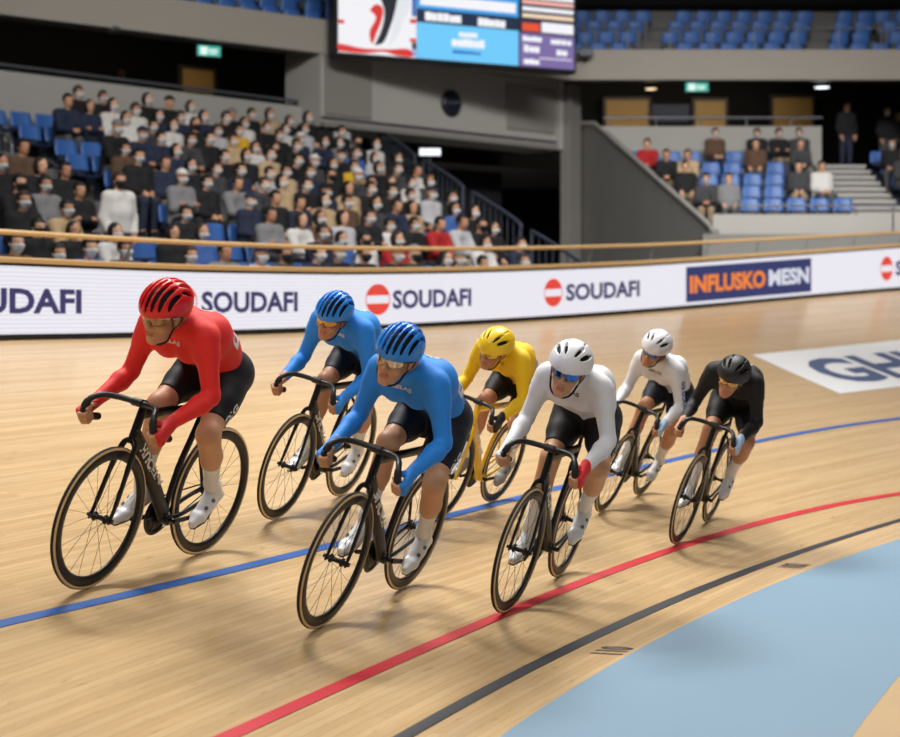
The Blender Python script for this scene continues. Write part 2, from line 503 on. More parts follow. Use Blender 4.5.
AX, AY = -4.42, 14.31                       # fence point at the left edge of the view
ANG = math.radians(43.5)
UX, UY = math.sin(ANG), math.cos(ANG)       # along the left stand, away to the right
VX, VY = -UY, UX                            # up the left stand
def LS(t, v, z): return (AX + VX * v + UX * t, AY + VY * v + UY * t, z)
ROWS = 11; ROW_D = .8; ROW_R = .31; V0 = 1.75; Z0 = ZC - .70
def row_v(k): return V0 + ROW_D * k
def row_z(k): return Z0 + ROW_R * k
def t_end(v): return 12.3 + (v - 3) * .36
DPAR = V0 + ROW_D * ROWS + .1               # parapet behind the last row
# terraces
V = []; F = []
for k in range(ROWS):
    v, z = row_v(k) - .12, row_z(k); v2 = v + ROW_D
    tL = -9; tR = t_end(v); o = len(V)
    zb_ = z - ROW_R if k else 0.
    V += [LS(tL, v, zb_), LS(tR, v, zb_), LS(tR, v, z), LS(tL, v, z), LS(tR, v2, z), LS(tL, v2, z)]
    F += [(o, o + 1, o + 2, o + 3), (o + 3, o + 2, o + 4, o + 5)]
poly_obj('floor_terrace', V, F, M_terrace, label='stepped concrete terrace of the left stand')
# walkway behind the fence, round to the right stand
V = []; F = []
ss = np.arange(SA, SB, .5)
for s in ss:
    V += [tuple(fbp(s, -.02, -.10)), tuple(fbp(s, -.02, -14.))]
F = [(i * 2, i * 2 + 2, i * 2 + 3, i * 2 + 1) for i in range(len(ss) - 1)]
V = [(x, y, min(z, 1.2)) for x, y, z in V]
poly_obj('floor_walkway', V, F, M_concrete_d)
# rear parapet of the left stand with its top rail
zp = ZC + 4.1
back = [LS(-9, DPAR, 0)[:2], LS(14.2, DPAR, 0)[:2]]
slab('wall_left', back, row_z(ROWS - 1) - .5, zp - .14, .2, M_concrete)
hl = hall(empty('parapet_rail', loc=LS(3, DPAR, zp))); tag(hl, 'long dark steel handrail along the top of the left stand parapet', 'handrail')
mb = MB(); mb.tube([LS(-9, DPAR + .1, zp - .02), LS(14.2, DPAR + .1, zp - .02)], .035, 8); mb.build('rail', M_steel, hl)
mb = MB(); mb.tube([LS(-9, DPAR + .1, zp + .0 - .14), LS(14.2, DPAR + .1, zp - .14)], .05, 6); mb.build('kerb', M_dark, hl)
for t in np.arange(-8, 14.2, 1.6):
    mb = MB(); mb.tube([LS(t, DPAR + .1, zp - .16), LS(t, DPAR + .1, zp)], .018, 6); mb.build('post', M_dark, hl)
# concourse floor, dark back wall
ring_f = [(-20., 12.), (-14, 20.2), (-8.1, 26.3), (-2.43, 30.8), (2.93, 34.4), (10.6, 34.4), (20, 33), (28, 28)]   # upper deck front
ring_b = [(-28., 18.), (-21, 27.5), (-13, 35.), (-6., 40), (1.5, 43.5), (11, 43.5), (24, 42), (36, 36)]
zc_floor = ZC + 3.05
V = []; F = []
for a, b in zip(ring_f, ring_b):
    a2 = np.array(a) * 1.0; V += [(*a2, zc_floor), (*b, zc_floor)]
# keep the concourse behind the stands
V = []
cf = [LS(-9, DPAR + .2, 0)[:2], LS(0, DPAR + .2, 0)[:2], LS(7, DPAR + .2, 0)[:2], LS(14.2, DPAR + .2, 0)[:2], (2.9, 36.9), (3.2, 36.2), (10.6, 36.2), (20, 36.2)]
cb = [(-28., 16.), (-21, 25.5), (-13, 34.), (-6., 39.2), (1.5, 42.9), (5, 42.9), (11, 42.9), (24, 41.5)]
for a, b in zip(cf, cb): V += [(*a, zc_floor), (*b, zc_floor)]
F = [(i * 2, i * 2 + 2, i * 2 + 3, i * 2 + 1) for i in range(len(cf) - 1)]
poly_obj('floor_concourse', V, F, M_concrete_d)
slab('wall_rear', [(-28., 16.), (-21, 25.5), (-13, 34.), (-6., 39.2), (1.5, 42.9), (11, 42.9), (24, 41.5), (36, 35)], 0, ZC + 12, .2, M_black)
# upper deck: fascia, soffit, deck
zf0, zf1 = ZC + 5.02, ZC + 5.73
slab('wall_fascia', ring_f, zf0, zf1, .18, M_fascia)
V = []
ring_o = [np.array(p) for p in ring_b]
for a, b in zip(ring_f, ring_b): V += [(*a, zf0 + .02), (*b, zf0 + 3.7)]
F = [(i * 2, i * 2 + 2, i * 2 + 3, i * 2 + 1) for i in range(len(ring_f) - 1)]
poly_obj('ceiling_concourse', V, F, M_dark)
# upper deck terraces follow the ring
def ring_off(d):
    out = []
    R = [np.array(p, float) for p in ring_f]
    for i in range(len(R)):
        q = R[min(i + 1, len(R) - 1)] - R[max(i - 1, 0)]; q /= np.linalg.norm(q)
        out.append(R[i] + d * np.array([-q[1], q[0]]))
    return out
UR = 7; UD0 = .25; URD = .85; URR = .42; UZ0 = ZC + 5.02
V = []; F = []
for k in range(UR):
    a = ring_off(UD0 + URD * k); b = ring_off(UD0 + URD * (k + 1)); z = UZ0 + .1 + URR * k; o = len(V); n = len(a)
    for i in range(n): V += [(*a[i], z - (URR if k else .09)), (*a[i], z), (*b[i], z)]
    for i in range(n - 1):
        q = o + i * 3; F += [(q, q + 3, q + 4, q + 1), (q + 1, q + 4, q + 5, q + 2)]
poly_obj('floor_upper_terrace', V, F, M_terrace)
# grey box wall over the dark entrance, between the stands
bx0, bx1 = np.array([-2.72, 30.62]), np.array([2.71, 35.9])
bd = (bx1 - bx0) / np.linalg.norm(bx1 - bx0); bn = np.array([-bd[1], bd[0]])
zb0 = ZC + 3.50
slab('wall_box', [bx0, bx1], zb0, ZC + 5.6, 1.2, M_concrete)
def bxp(a, z, off): q = bx0 + bd * a; q = q - bn * off; return (q[0], q[1], z)
BL = float(np.linalg.norm(bx1 - bx0))
Rbox = Matrix(((bd[0], -bn[0], 0), (bd[1], -bn[1], 0), (0, 0, 1)))
mb = MB(); mb.box(bxp(BL / 2, zb0 + .04, .04), (BL, .12, .10), Rbox); o = mb.build('trim_1', M_concrete_d); o['kind'] = 'structure'
mb = MB(); mb.box(bxp(BL / 2, zb0 + .18, .03), (BL, .05, .05), Rbox); o = mb.build('trim_2', M_steel); o['kind'] = 'structure'
M_panel = mat('panel_grey', (136, 133, 127), .8)
mb = MB(); mb.box(bxp(6.5, zb0 + .92, .02), (1.7, .06, 1.08), Rbox, bevel=.01); o = mb.build('wall_panel', M_panel); tag(o, 'recessed grey panel at the right end of the box wall'); o['kind'] = 'structure'
mb = MB(); mb.box(bxp(.75, zb0 + 1.1, .02), (1.3, .06, 1.7), Rbox, bevel=.01); o = mb.build('wall_panel', M_panel); o['kind'] = 'structure'
mb = MB(); mb.box(bxp(BL - .08, zb0 + 1.05, .05), (.16, .14, 2.1), Rbox, bevel=.01); o = mb.build('trim_3', M_concrete); o['kind'] = 'structure'
# clock on the box wall
ck = empty('wall_clock', loc=bxp(3.79, ZC + 4.31, .06)); tag(ck, 'round black clock on the grey wall below the scoreboard', 'clock')
def disc(r, d, a, z, off, name, m, par, n=40):
    c = bxp(a, z, off); V = []; F = []
    prof = [(0, d), (r * .92, d), (r, d * .6), (r, 0), (0, 0)]
    for i in range(n):
        g = 2 * pi * i / n
        for rr, o_ in prof:
            q = np.array(c) + np.array([bd[0], bd[1], 0]) * rr * math.cos(g) + np.array([0, 0, 1]) * rr * math.sin(g) - np.array([bn[0], bn[1], 0]) * o_
            V.append(q - np.array(ck.location))
    m_ = len(prof)
    for i in range(n):
        k = (i + 1) % n
        for j in range(m_ - 1): F.append((i * m_ + j, i * m_ + j + 1, k * m_ + j + 1, k * m_ + j))
    mb = MB(); mb.add(V, F, 0, True); return mb.build(name, m, par)
disc(.30, .08, 3.79, ZC + 4.31, .02, 'case', mat('clock_rim', (30, 31, 36), .4), ck)
disc(.25, .03, 3.79, ZC + 4.31, .09, 'dial', mat('clock_dial', (24, 30, 44), .3), ck)
for L_, a_ in ((.2, .2), (.14, pi)):
    mb = MB(); c = np.array(bxp(3.79, ZC + 4.31, .13)) - np.array(ck.location)
    d = np.array([bd[0] * math.cos(a_), bd[1] * math.cos(a_), math.sin(a_)])
    mb.tube([c, c + d * L_], (.012, .008), 6); mb.build('hand', mat('clock_hand', (120, 130, 140), .4), ck)
# dark entrance below the box: side wall and back
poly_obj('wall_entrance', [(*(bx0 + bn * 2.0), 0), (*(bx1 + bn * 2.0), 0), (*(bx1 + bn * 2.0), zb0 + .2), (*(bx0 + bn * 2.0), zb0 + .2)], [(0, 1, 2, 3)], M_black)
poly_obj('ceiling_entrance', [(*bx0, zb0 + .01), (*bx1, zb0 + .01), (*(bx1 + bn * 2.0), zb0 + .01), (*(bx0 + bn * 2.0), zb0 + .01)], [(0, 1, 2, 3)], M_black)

# right stand
RY0, RZ0 = 31.0, ZC + 1.22; RROWS = 5; RRD, RRR = .85, .335
def r_left(y): return 5.35 - (y - 30.3) * .345           # slanted left edge
RYB = RY0 + RRD * RROWS + .05
V = []; F = []
for k in range(RROWS):
    y, z = RY0 + RRD * k - .2, RZ0 + RRR * k; y2 = y + RRD
    o = len(V); xl = r_left(y) + .05; xl2 = r_left(y2) + .05
    V += [(xl, y, z - RRR if k else 0), (13.6, y, z - RRR if k else 0), (13.6, y, z), (xl, y, z), (13.6, y2, z), (xl2, y2, z)]
    F += [(o, o + 1, o + 2, o + 3), (o + 3, o + 2, o + 4, o + 5)]
poly_obj('floor_right_terrace', V, F, M_terrace)
# side wall of the right stand, sloping with the rows
A_ = np.array([r_left(30.1), 30.1]); B_ = np.array([r_left(RYB + 1.2), RYB + 1.2])
slab('wall_side', [A_, A_ + (B_ - A_) * .06, A_ + (B_ - A_) * .84, B_], 0, [ZC + 1.28, ZC + 1.5, ZC + 4.05, ZC + 4.2], .16, M_concrete_d, side=-1)
mb = MB(); mb.tube([(*A_, ZC + 1.30), (*(A_ + (B_ - A_) * .06), ZC + 1.52), (*(A_ + (B_ - A_) * .84), ZC + 4.07), (*B_, ZC + 4.22)], (.05, .12), 6); o = mb.build('trim_4', M_concrete); o['kind'] = 'structure'
# joint wall from the entrance to the side wall, and its hatch
slab('wall_column', [bx1 + bd * .02, (2.95, 36.2), (2.9, 37.6)], 0, ZC + 5.1, .3, M_concrete_d, side=-1)
slab('wall_lower', [(5.2, 30.0), (14.5, 30.0)], 0, ZC + 1.2, .15, M_concrete_d, side=1)
slab('wall_front', [(5.45, 30.2), (9.15, 30.2)], ZC + 1.2, ZC + 1.62, .12, M_concrete)
slab('wall_front', [(9.2, 30.2), (14.2, 30.2)], ZC + 1.2, ZC + 1.66, .12, M_concrete)
fr = hall(empty('front_rail', loc=(7.5, 30.2, ZC + 1.62))); tag(fr, 'thin steel handrail along the front of the right stand', 'handrail')
mb = MB(); mb.tube([(5.9, 30.2, ZC + 1.80), (9.3, 30.2, ZC + 1.80)], .025, 8); mb.build('rail', M_steel, fr)
for x in np.arange(6.0, 9.3, .8):
    mb = MB(); mb.tube([(x, 30.24, ZC + 1.6), (x, 30.22, ZC + 1.8)], .014, 6); mb.build('post', M_steel, fr)
# parapet behind the right stand
slab('wall_right', [(r_left(RYB) + .06, RYB), (9.0, RYB)], RZ0 + RRR * (RROWS - 1) - .3, ZC + 4.02, .2, M_concrete)
rr_ = hall(empty('parapet_rail', loc=(6, RYB, ZC + 4.1))); tag(rr_, 'steel handrail along the top of the right stand parapet', 'handrail')
mb = MB(); mb.tube([(r_left(RYB) + .1, RYB + .1, ZC + 4.24), (9.05, RYB + .1, ZC + 4.24)], .028, 8); mb.build('rail', M_steel, rr_)
for x in np.arange(3.9, 9.0, 1.1):
    mb = MB(); mb.tube([(x, RYB + .1, ZC + 4.0), (x, RYB + .1, ZC + 4.24)], .016, 6); mb.build('post', M_steel, rr_)
# stairs between the right stand sections
V = []; F = []
ns = 12
for k in range(ns):
    y = 30.6 + k * (RYB - 30.6) / ns; z = RZ0 - .15 + k * (ZC + 3.05 - RZ0 + .15) / ns; y2 = y + (RYB - 30.6) / ns; dz = (ZC + 3.05 - RZ0 + .15) / ns
    o = len(V); V += [(8.75, y, z), (9.95, y, z), (9.95, y, z + dz), (8.75, y, z + dz), (9.95, y2, z + dz), (8.75, y2, z + dz)]
    F += [(o, o + 1, o + 2, o + 3), (o + 3, o + 2, o + 4, o + 5)]
M_nose = mat('nosing_pale', (190, 188, 184), .8)
M_step = mat('step_grey', (126, 126, 126), .85)
st_r = poly_obj('floor_stairs', V, F, M_concrete_d, label='concrete stairs beside the right stand')
mb = MB()
for k in range(ns):
    y = 30.6 + k * (RYB - 30.6) / ns; z = RZ0 - .15 + (k + 1) * (ZC + 3.05 - RZ0 + .15) / ns
    mb.box((9.35, y - .01, z - .03), (1.2, .06, .06))
o = mb.build('stair_nosing', M_nose, st_r); o['label'] = 'pale stair nosings'
# stairs in the left stand aisle
def stair_left(k0_, k1_, ta, tb):
    V = []; F = []
    for k in range(k0_, k1_):
        for h in (0, 1):
            v = row_v(k) - .12 + h * ROW_D / 2; z = row_z(k) + (h) * ROW_R / 2 + .01; o = len(V)
            V += [LS(ta, v, z - .17), LS(tb, v, z - .17), LS(tb, v, z), LS(ta, v, z), LS(tb, v + ROW_D / 2, z), LS(ta, v + ROW_D / 2, z)]
            F += [(o, o + 1, o + 2, o + 3), (o + 3, o + 2, o + 4, o + 5)]
    poly_obj('floor_stairs', V, F, M_step, label='concrete aisle stairs climbing the left stand')
AISLE = (4.35, 5.45)
stair_left(3, ROWS, *AISLE)
for k in (5, 7, 9):
    g = empty('grab_rail', loc=LS(AISLE[0] - .02, row_v(k), row_z(k)))
    tag(g, 'curved grey grab rail beside the left stand aisle, ' + {5: 'lowest', 7: 'middle', 9: 'topmost'}[k] + ' of the three', 'handrail', 'grab rails by the aisle')
    c = np.array(g.location)
    pts = smoothpath([LS(AISLE[0], row_v(k), row_z(k)), LS(AISLE[0], row_v(k) + .02, row_z(k) + .75), LS(AISLE[0], row_v(k) + .15, row_z(k) + .92), LS(AISLE[0], row_v(k) + .65, row_z(k) + 1.15), LS(AISLE[0], row_v(k) + .8, row_z(k) + 1.05), LS(AISLE[0], row_v(k) + .8, row_z(k) + .31)], 5)
    mb = MB(); mb.tube([p - c for p in pts], .022, 8); mb.build('rail', M_steel, g)
    mb = MB(); mb.tube([np.array(LS(AISLE[0], row_v(k) + .4, row_z(k))) - c, np.array(LS(AISLE[0], row_v(k) + .4, row_z(k) + 1.03)) - c], .014, 6); mb.build('post', M_steel, g)
# sloping wall and stair railing at the end of the left stand
ends = [LS(t_end(row_v(k)) - .62, row_v(k), 0)[:2] for k in (-1, ROWS)]
pts = [np.array(ends[0]) + (np.array(ends[1]) - np.array(ends[0])) * q for q in np.linspace(0, 1, 7)]
zlo = [0.] * 7; zhi = [row_z(-1 + (ROWS + 1) * q) + .45 for q in np.linspace(0, 1, 7)]
slab('wall_stand_end', pts, zlo, zhi, .14, M_concrete_d, side=-1)
names = ['lowest', 'second from the bottom', 'third from the bottom', 'topmost']
for i, (ka, kb) in enumerate(((.4, 2.7), (3.2, 5.4), (5.9, 8.0), (8.5, 10.6))):
    def ep(k, up):
        v = row_v(k); return np.array(LS(t_end(v) + .05, v, row_z(k) + up + .35))
    g = empty('stair_railing', loc=ep(ka, 0)); c = np.array(g.location)
    tag(g, 'dark barred stair railing at the left stand end, ' + names[i] + ' section', 'railing', 'stair railings at the stand end')
    fr_ = smoothpath([ep(ka, -.15), ep(ka, .45), ep(ka + .15, .62), ep(kb - .2, .62), ep(kb, .5), ep(kb, -.15)], 5)
    mb = MB(); mb.tube([p - c for p in fr_], .035, 8); mb.build('rail', M_dsteel, g)
    for q in np.linspace(ka + .3, kb - .3, 7):
        mb = MB(); mb.tube([ep(q, -.15) - c, ep(q, .6) - c], .014, 6); mb.build('bar', M_dsteel, g)
    mb = MB(); mb.tube([ep(ka, .02) - c, ep(kb, .02) - c], .02, 6); mb.build('bottom_rail', M_dsteel, g)
# stair flight by the railing
V = []; F = []
for k in range(0, ROWS * 2):
    kk = k / 2; v = row_v(kk); z = row_z(kk) - .2; o = len(V); a = t_end(v) + .12; b = a + .75
    V += [LS(a, v, z - .17), LS(b, v, z - .17), LS(b, v, z), LS(a, v, z), LS(b, v + .4, z), LS(a, v + .4, z)]
    F += [(o, o + 1, o + 2, o + 3), (o + 3, o + 2, o + 4, o + 5)]
poly_obj('floor_stairs', V, F, M_concrete_d, label='concrete stairs at the right end of the left stand')

# back-projection of a pixel to a given distance, used while laying out real positions
def at(px, py, Y): return np.array([(px - 450) / FPX * Y, Y, ZC + (YH - py) / FPX * Y])

# doors at the back of the concourse
def door(n, px0, px1, py0, Y, label, ang=0.):
    a = at(px0, py0, Y); b = at(px1, py0, Y); w = np.linalg.norm(b - a); c = (a + b) / 2
    zt = c[2]; zf = zc_floor
    d = empty('door_%d' % n, loc=(c[0], Y, zf)); d['kind'] = 'structure'; d['label'] = label
    d.rotation_euler = (0, 0, ang)
    mb = MB(); mb.box((0, 0, (zt - zf) / 2), (w, .06, zt - zf), bevel=.01); mb.build('leaf', M_door, d)
    mb = MB(); mb.box((-w / 2 - .04, 0, (zt - zf) / 2), (.08, .12, zt - zf)); mb.box((w / 2 + .04, 0, (zt - zf) / 2), (.08, .12, zt - zf)); mb.box((0, 0, zt - zf + .04), (w + .16, .12, .08)); mb.build('door_frame', M_doorframe, d)
    mb = MB(); mb.tube([(w * .38, -.06, 1.0), (w * .38, -.06, 1.15)], .015, 6); mb.build('door_handle', M_steel, d)
door(1, 606, 648, 100, 42.6, 'pale wooden door behind the right stand, left of the pair')
door(2, 695, 725, 101, 42.6, 'pale wooden door behind the right stand, right of the pair')
door(3, 180, 215, 70, 35.2, 'pale wooden door behind the left stand', math.radians(38))
door(4, 773, 812, 98, 42.4, 'half hidden wooden door behind the right stand')
M_glass = mat('window_dark', (26, 44, 80), .5)
q = at(653, 104, 42.6); q2 = at(690, 122, 42.6)
mb = MB(); mb.box(((q[0] + q2[0]) / 2, 42.7, (q[2] + q2[2]) / 2), (q2[0] - q[0], .06, q[2] - q2[2])); o = mb.build('window_1', M_glass); o['kind'] = 'structure'
# exit signs: green and white running-figure boxes
M_ex = mat('exit_green', (60, 178, 160), .5, emis=1.0); M_exw = mat('exit_white', (225, 250, 240), .5, emis=1.0); M_case = mat('sign_case', (60, 64, 62), .5)
def exit_sign(px, py, Y, w, h, label, ang):
    c = at(px, py, Y); e = empty('exit_sign', loc=c); e.rotation_euler = (0, 0, ang)
    tag(e, label, 'sign')
    mb = MB(); mb.box((0, .04, 0), (w, .08, h), bevel=.008); mb.build('case', M_case, e)
    mb = MB(); mb.box((0, -.004, 0), (w * .95, .012, h * .9)); mb.build('face', M_ex, e)
    mb = MB(); mb.box((-w * .22, -.014, 0), (w * .3, .01, h * .7), bevel=.002); mb.box((w * .16, -.014, h * .08), (w * .4, .01, h * .16)); mb.box((w * .16, -.014, -h * .18), (w * .3, .01, h * .14)); mb.build('symbol', M_exw, e)
    mb = MB(); mb.tube([(0, .04, h / 2), (0, .04, h / 2 + .3)], .012, 6); mb.build('hanger', M_case, e)
exit_sign(209, 51, 29.35, .50, .23, 'lit green exit sign hanging over the left stand', ANG * .6)
exit_sign(697, 87, 34.95, .57, .23, 'lit green exit sign hanging behind the right stand', 0)
# small lit sign at the entrance stairs
c = at(430, 152, 32.0); e = empty('lit_sign', loc=c); tag(e, 'small glowing white sign at the top of the stand-end stairs', 'sign')
mb = MB(); mb.box((0, .03, 0), (.50, .06, .19), bevel=.008); mb.build('case', M_case, e)
mb = MB(); mb.box((0, -.01, 0), (.46, .02, .15), bevel=.004); mb.build('face', mat('sign_white', (235, 242, 255), .5, emis=1.4), e)
mb = MB(); mb.tube([(0, .05, -.1), (0, .05, -.42)], .02, 6); mb.build('post', M_dsteel, e)
# small ceiling lights
M_lampw = mat('lamp_white', (240, 246, 255), .5, emis=2.2); M_lampy = mat('lamp_warm', (255, 226, 180), .5, emis=1.6)
for px, py, Y, w, m_, lab in ((822, 86.5, 35.3, .34, M_lampw, 'small white downlight under the upper deck, rightmost'), (651, 88, 35.3, .26, M_lampy, 'small warm downlight under the upper deck above the left wooden door'),
                         (803, 27.5, 37.5, .24, M_lampw, 'small white step light in the upper deck aisle on the right'), (647, 25.5, 37.5, .2, M_lampy, 'small dim step light in the upper deck aisle by the scoreboard'), (113, 31, 27.8, .25, mat('lamp_off', (90, 90, 90), .5), 'small unlit downlight under the upper deck at the left')):
    c = at(px, py, Y); e = empty('downlight', loc=c); tag(e, lab, 'light')
    mb = MB(); mb.rev([(0, -.03), (w / 2, -.03), (w / 2, .04), (0, .04)], (0, 0, 0), 'z', 20, closed=False); mb.build('lens', m_, e)
    mb = MB(); mb.rev([(w / 2 + .002, -.02), (w / 2 + .03, -.02), (w / 2 + .03, .07), (w / 2 + .002, .07)], (0, 0, 0), 'z', 20); mb.build('ring', M_case, e)
c = at(586, 52, 34.0); e = empty('floodlight', loc=c); tag(e, 'small dark speaker box on the fascia beside the scoreboard', 'speaker')
mb = MB(); mb.box((0, .1, 0), (.34, .22, .2), bevel=.02); mb.build('case', M_dsteel, e); mb = MB(); mb.tube([(0, .1, -.1), (0, .25, -.2)], .02, 6); mb.build('bracket', M_dark, e)
e.name = 'speaker_box'

# scoreboard
sb0 = np.array([-2.31, 30.0]); sb1 = np.array([2.78, 32.43])
sd = (sb1 - sb0) / np.linalg.norm(sb1 - sb0); sn = np.array([-sd[1], sd[0]]); SL = float(np.linalg.norm(sb1 - sb0)); SH = 3.6
sb = empty('scoreboard'); sb.matrix_world = Matrix(((sd[0], sn[0], 0, sb0[0]), (sd[1], sn[1], 0, sb0[1]), (0, 0, 1, ZC + 4.92), (0, 0, 0, 1)))
tag(sb, 'large lit scoreboard screen hanging above the grey box wall', 'scoreboard')
mb = MB(); mb.box((SL / 2, .22, SH / 2), (SL + .12, .4, SH + .1), bevel=.03); mb.build('case', M_dark, sb)
for a in (.8, SL - .8):
    mb = MB(); mb.tube([(a, .22, SH), (a, .22, SH + 6)], .03, 6); mb.build('hanger', M_dark, sb)
def em(rgb, s=.95): return mat('led_%d_%d_%d' % rgb, rgb, .5, emis=s)
def sq(a0, a1, b0, b1, m_, name='screen_panel', d=.0, bev=0, par=sb):
    """a: 0..1 across, b: metres above the bottom"""
    mb = MB(); mb.box(((a0 + a1) / 2 * SL, .012 - d, (b0 + b1) / 2), ((a1 - a0) * SL, .02, b1 - b0), bevel=bev); return mb.build(name, m_, par)
sq(.003, .315, .03, SH - .03, em((246, 246, 250)))
sq(.318, .748, .03, .79, em((112, 206, 255)))
sq(.318, .748, .80, 1.07, em((24, 40, 70)))
sq(.318, .748, 1.08, SH - .03, em((60, 160, 235)))
sq(.755, .997, .03, .76, em((126, 108, 168)))
sq(.755, .997, .78, SH - .03, em((40, 44, 66)))
W_ = em((250, 250, 255)); R_ = em((222, 52, 48)); K_ = em((28, 34, 44)); G_ = em((50, 160, 120))
def blob(pts, m_, name, d=.012):
    V = [(a * SL, -d, b) for a, b in pts]; n = len(V); V += [(x, 0.0, z) for x, _, z in V]
    F = [tuple(range(n))] + [(i, i + n, (i + 1) % n + n, (i + 1) % n) for i in range(n)]
    mb = MB(); mb.add(V, F); return mb.build(name, m_, sb)
def bl(pts): return [tuple(q) for q in smoothpath(list(pts) + [pts[0]], 5)[:-1]]
# the picture at the left of the screen: a blurred figure in black and red
blob(bl([(.003, .05), (.10, .04), (.18, .10), (.24, .04), (.30, .05), (.28, .20), (.20, .16), (.10, .14), (.003, .20)]), R_, 'screen_picture')
blob(bl([(.145, .22), (.175, .6), (.185, .95), (.17, 1.25), (.20, 1.5), (.235, 1.3), (.225, .95), (.205, .6), (.18, .3)]), K_, 'screen_picture', .016)
blob(bl([(.125, .95), (.15, 1.08), (.178, 1.0), (.172, .75), (.15, .45), (.135, .25), (.125, .5), (.15, .8)]), R_, 'screen_picture', .02)
blob(bl([(.17, 1.62), (.20, 1.55), (.235, 1.60), (.24, 1.75), (.20, 1.82), (.17, 1.75)]), R_, 'screen_picture', .018)
blob(bl([(.20, .20), (.235, .45), (.26, .80), (.285, 1.05), (.28, 1.35), (.25, 1.48), (.235, 1.2), (.22, .75)]), em((232, 234, 240)), 'screen_picture', .024)
blob(bl([(.23, 1.60), (.28, 1.52), (.313, 1.56), (.313, 1.75), (.25, 1.78)]), G_, 'screen_picture', .014)
sq(.003, .025, .62, .70, R_, 'screen_picture', .012); sq(.288, .313, .35, .43, R_, 'screen_picture', .012); sq(.288, .313, .75, .84, R_, 'screen_picture', .012)
sq(.27, .313, .05, .18, em((120, 170, 235)), 'screen_picture', .012); sq(.296, .313, .2, .34, K_, 'screen_picture', .012); sq(.296, .313, .9, 1.3, em((60, 110, 190)), 'screen_picture', .012)
# white rows of unreadable characters
def rows(a0, a1, b0, b1, m_, n, seed):
    """a line of n blurred figures: a broken bar with bumps"""
    r = random.Random(seed); w = (a1 - a0) / n
    mb = MB()
    for i in range(n):
        ja = r.uniform(0, .1) * w; hh = (b1 - b0) * r.uniform(.8, 1.0)
        mb.box(((a0 + i * w + w * .5 + ja * .2) * SL, 0, b0 + hh / 2), (w * SL * r.uniform(.86, 1.04), .02, hh), bevel=.009)
    return mb.build('screen_text', m_, sb)
rows(.35, .50, .84, 1.03, W_, 6, 1); rows(.57, .69, .82, 1.0, W_, 5, 2)
rows(.49, .57, .55, .66, W_, 4, 3); rows(.46, .60, .34, .52, W_, 6, 4); rows(.465, .585, .19, .26, em((40, 110, 190)), 6, 5)
sq(.33, .735, 1.16, 1.38, W_, 'screen_text', .012); sq(.52, .64, 1.52, 1.68, W_, 'screen_text', .012)
sq(.765, .84, .80, .98, em((236, 84, 52)), 'screen_text', .012); sq(.85, .992, .80, 1.02, W_, 'screen_text', .012)
for b, m_ in ((1.10, em((250, 220, 190))), (1.25, W_), (1.40, em((250, 180, 170))), (1.52, W_), (1.72, R_), (1.85, W_)):
    sq(.765, .992, b, b + .085, m_, 'screen_text', .012)
rows(.765, .85, .58, .70, W_, 4, 6); rows(.89, .985, .56, .68, W_, 4, 7); rows(.77, .84, .34, .50, W_, 3, 8); rows(.915, .965, .32, .46, W_, 2, 9); rows(.77, .84, .08, .20, W_, 3, 10)
sq(.84, .985, .22, .24, W_, 'screen_text', .012)

# upper deck handrail
ur = empty('deck_rail', loc=(6, 34.4, zf1)); c = np.array(ur.location); tag(ur, 'thin steel handrail along the upper deck front', 'handrail')
pts = [(*p, zf1 + .52) for p in ring_off(.1)][3:]
mb = MB(); mb.tube([np.array(p) - c for p in pts], .022, 8); mb.build('rail', M_steel, ur)
for x in np.arange(3.2, 11, 1.0):
    mb = MB(); mb.tube([np.array((x, 34.5, zf1 - .02)) - c, np.array((x, 34.5, zf1 + .52)) - c], .012, 6); mb.build('post', M_steel, ur)

# roof of the hall
V = [(-40, -25, ZC + 17), (40, -25, ZC + 17), (40, 60, ZC + 17), (-40, 60, ZC + 17)]
poly_obj('ceiling', V, [(0, 1, 2, 3)], mat('roof_grey', (90, 90, 92), .9))
# ------------------------------------------------------------------ implicit surfaces
class Field:
    def __init__(s, xs, ys, zs):
        s.a = [np.asarray(q, np.float32) for q in (xs, ys, zs)]
        s.D = np.full([len(q) for q in s.a], .25, np.float32)
    def sub(s, lo, hi):
        sl = []
        for q, l, h in zip(s.a, lo, hi):
            i = int(np.searchsorted(q, l)); j = int(np.searchsorted(q, h))
            if j - i < 1: return None
            sl.append(slice(i, j))
        return tuple(sl)
    def grid(s, sl):
        return np.meshgrid(*[q[k] for q, k in zip(s.a, sl)], indexing='ij')
    def put(s, prim, k=.02, op='add'):
        lo, hi, fn = prim; m = .07 + k
        sl = s.sub([q - m for q in lo], [q + m for q in hi])
        if sl is None: return s
        X, Y, Z = s.grid(sl); d = fn(X, Y, Z).astype(np.float32); D = s.D[sl]
        if op == 'add':
            h = np.clip(.5 + .5 * (D - d) / k, 0, 1); s.D[sl] = D + (d - D) * h - k * h * (1 - h)
        elif op == 'cut':
            h = np.clip(.5 - .5 * (D + d) / k, 0, 1); s.D[sl] = D + (-d - D) * h + k * h * (1 - h)
        return s
    def clip(s, fn):
        X, Y, Z = np.meshgrid(*s.a, indexing='ij'); s.D = np.maximum(s.D, fn(X, Y, Z).astype(np.float32)); return s
    def mesh(s):
        return surfnet(s.D, s.a)

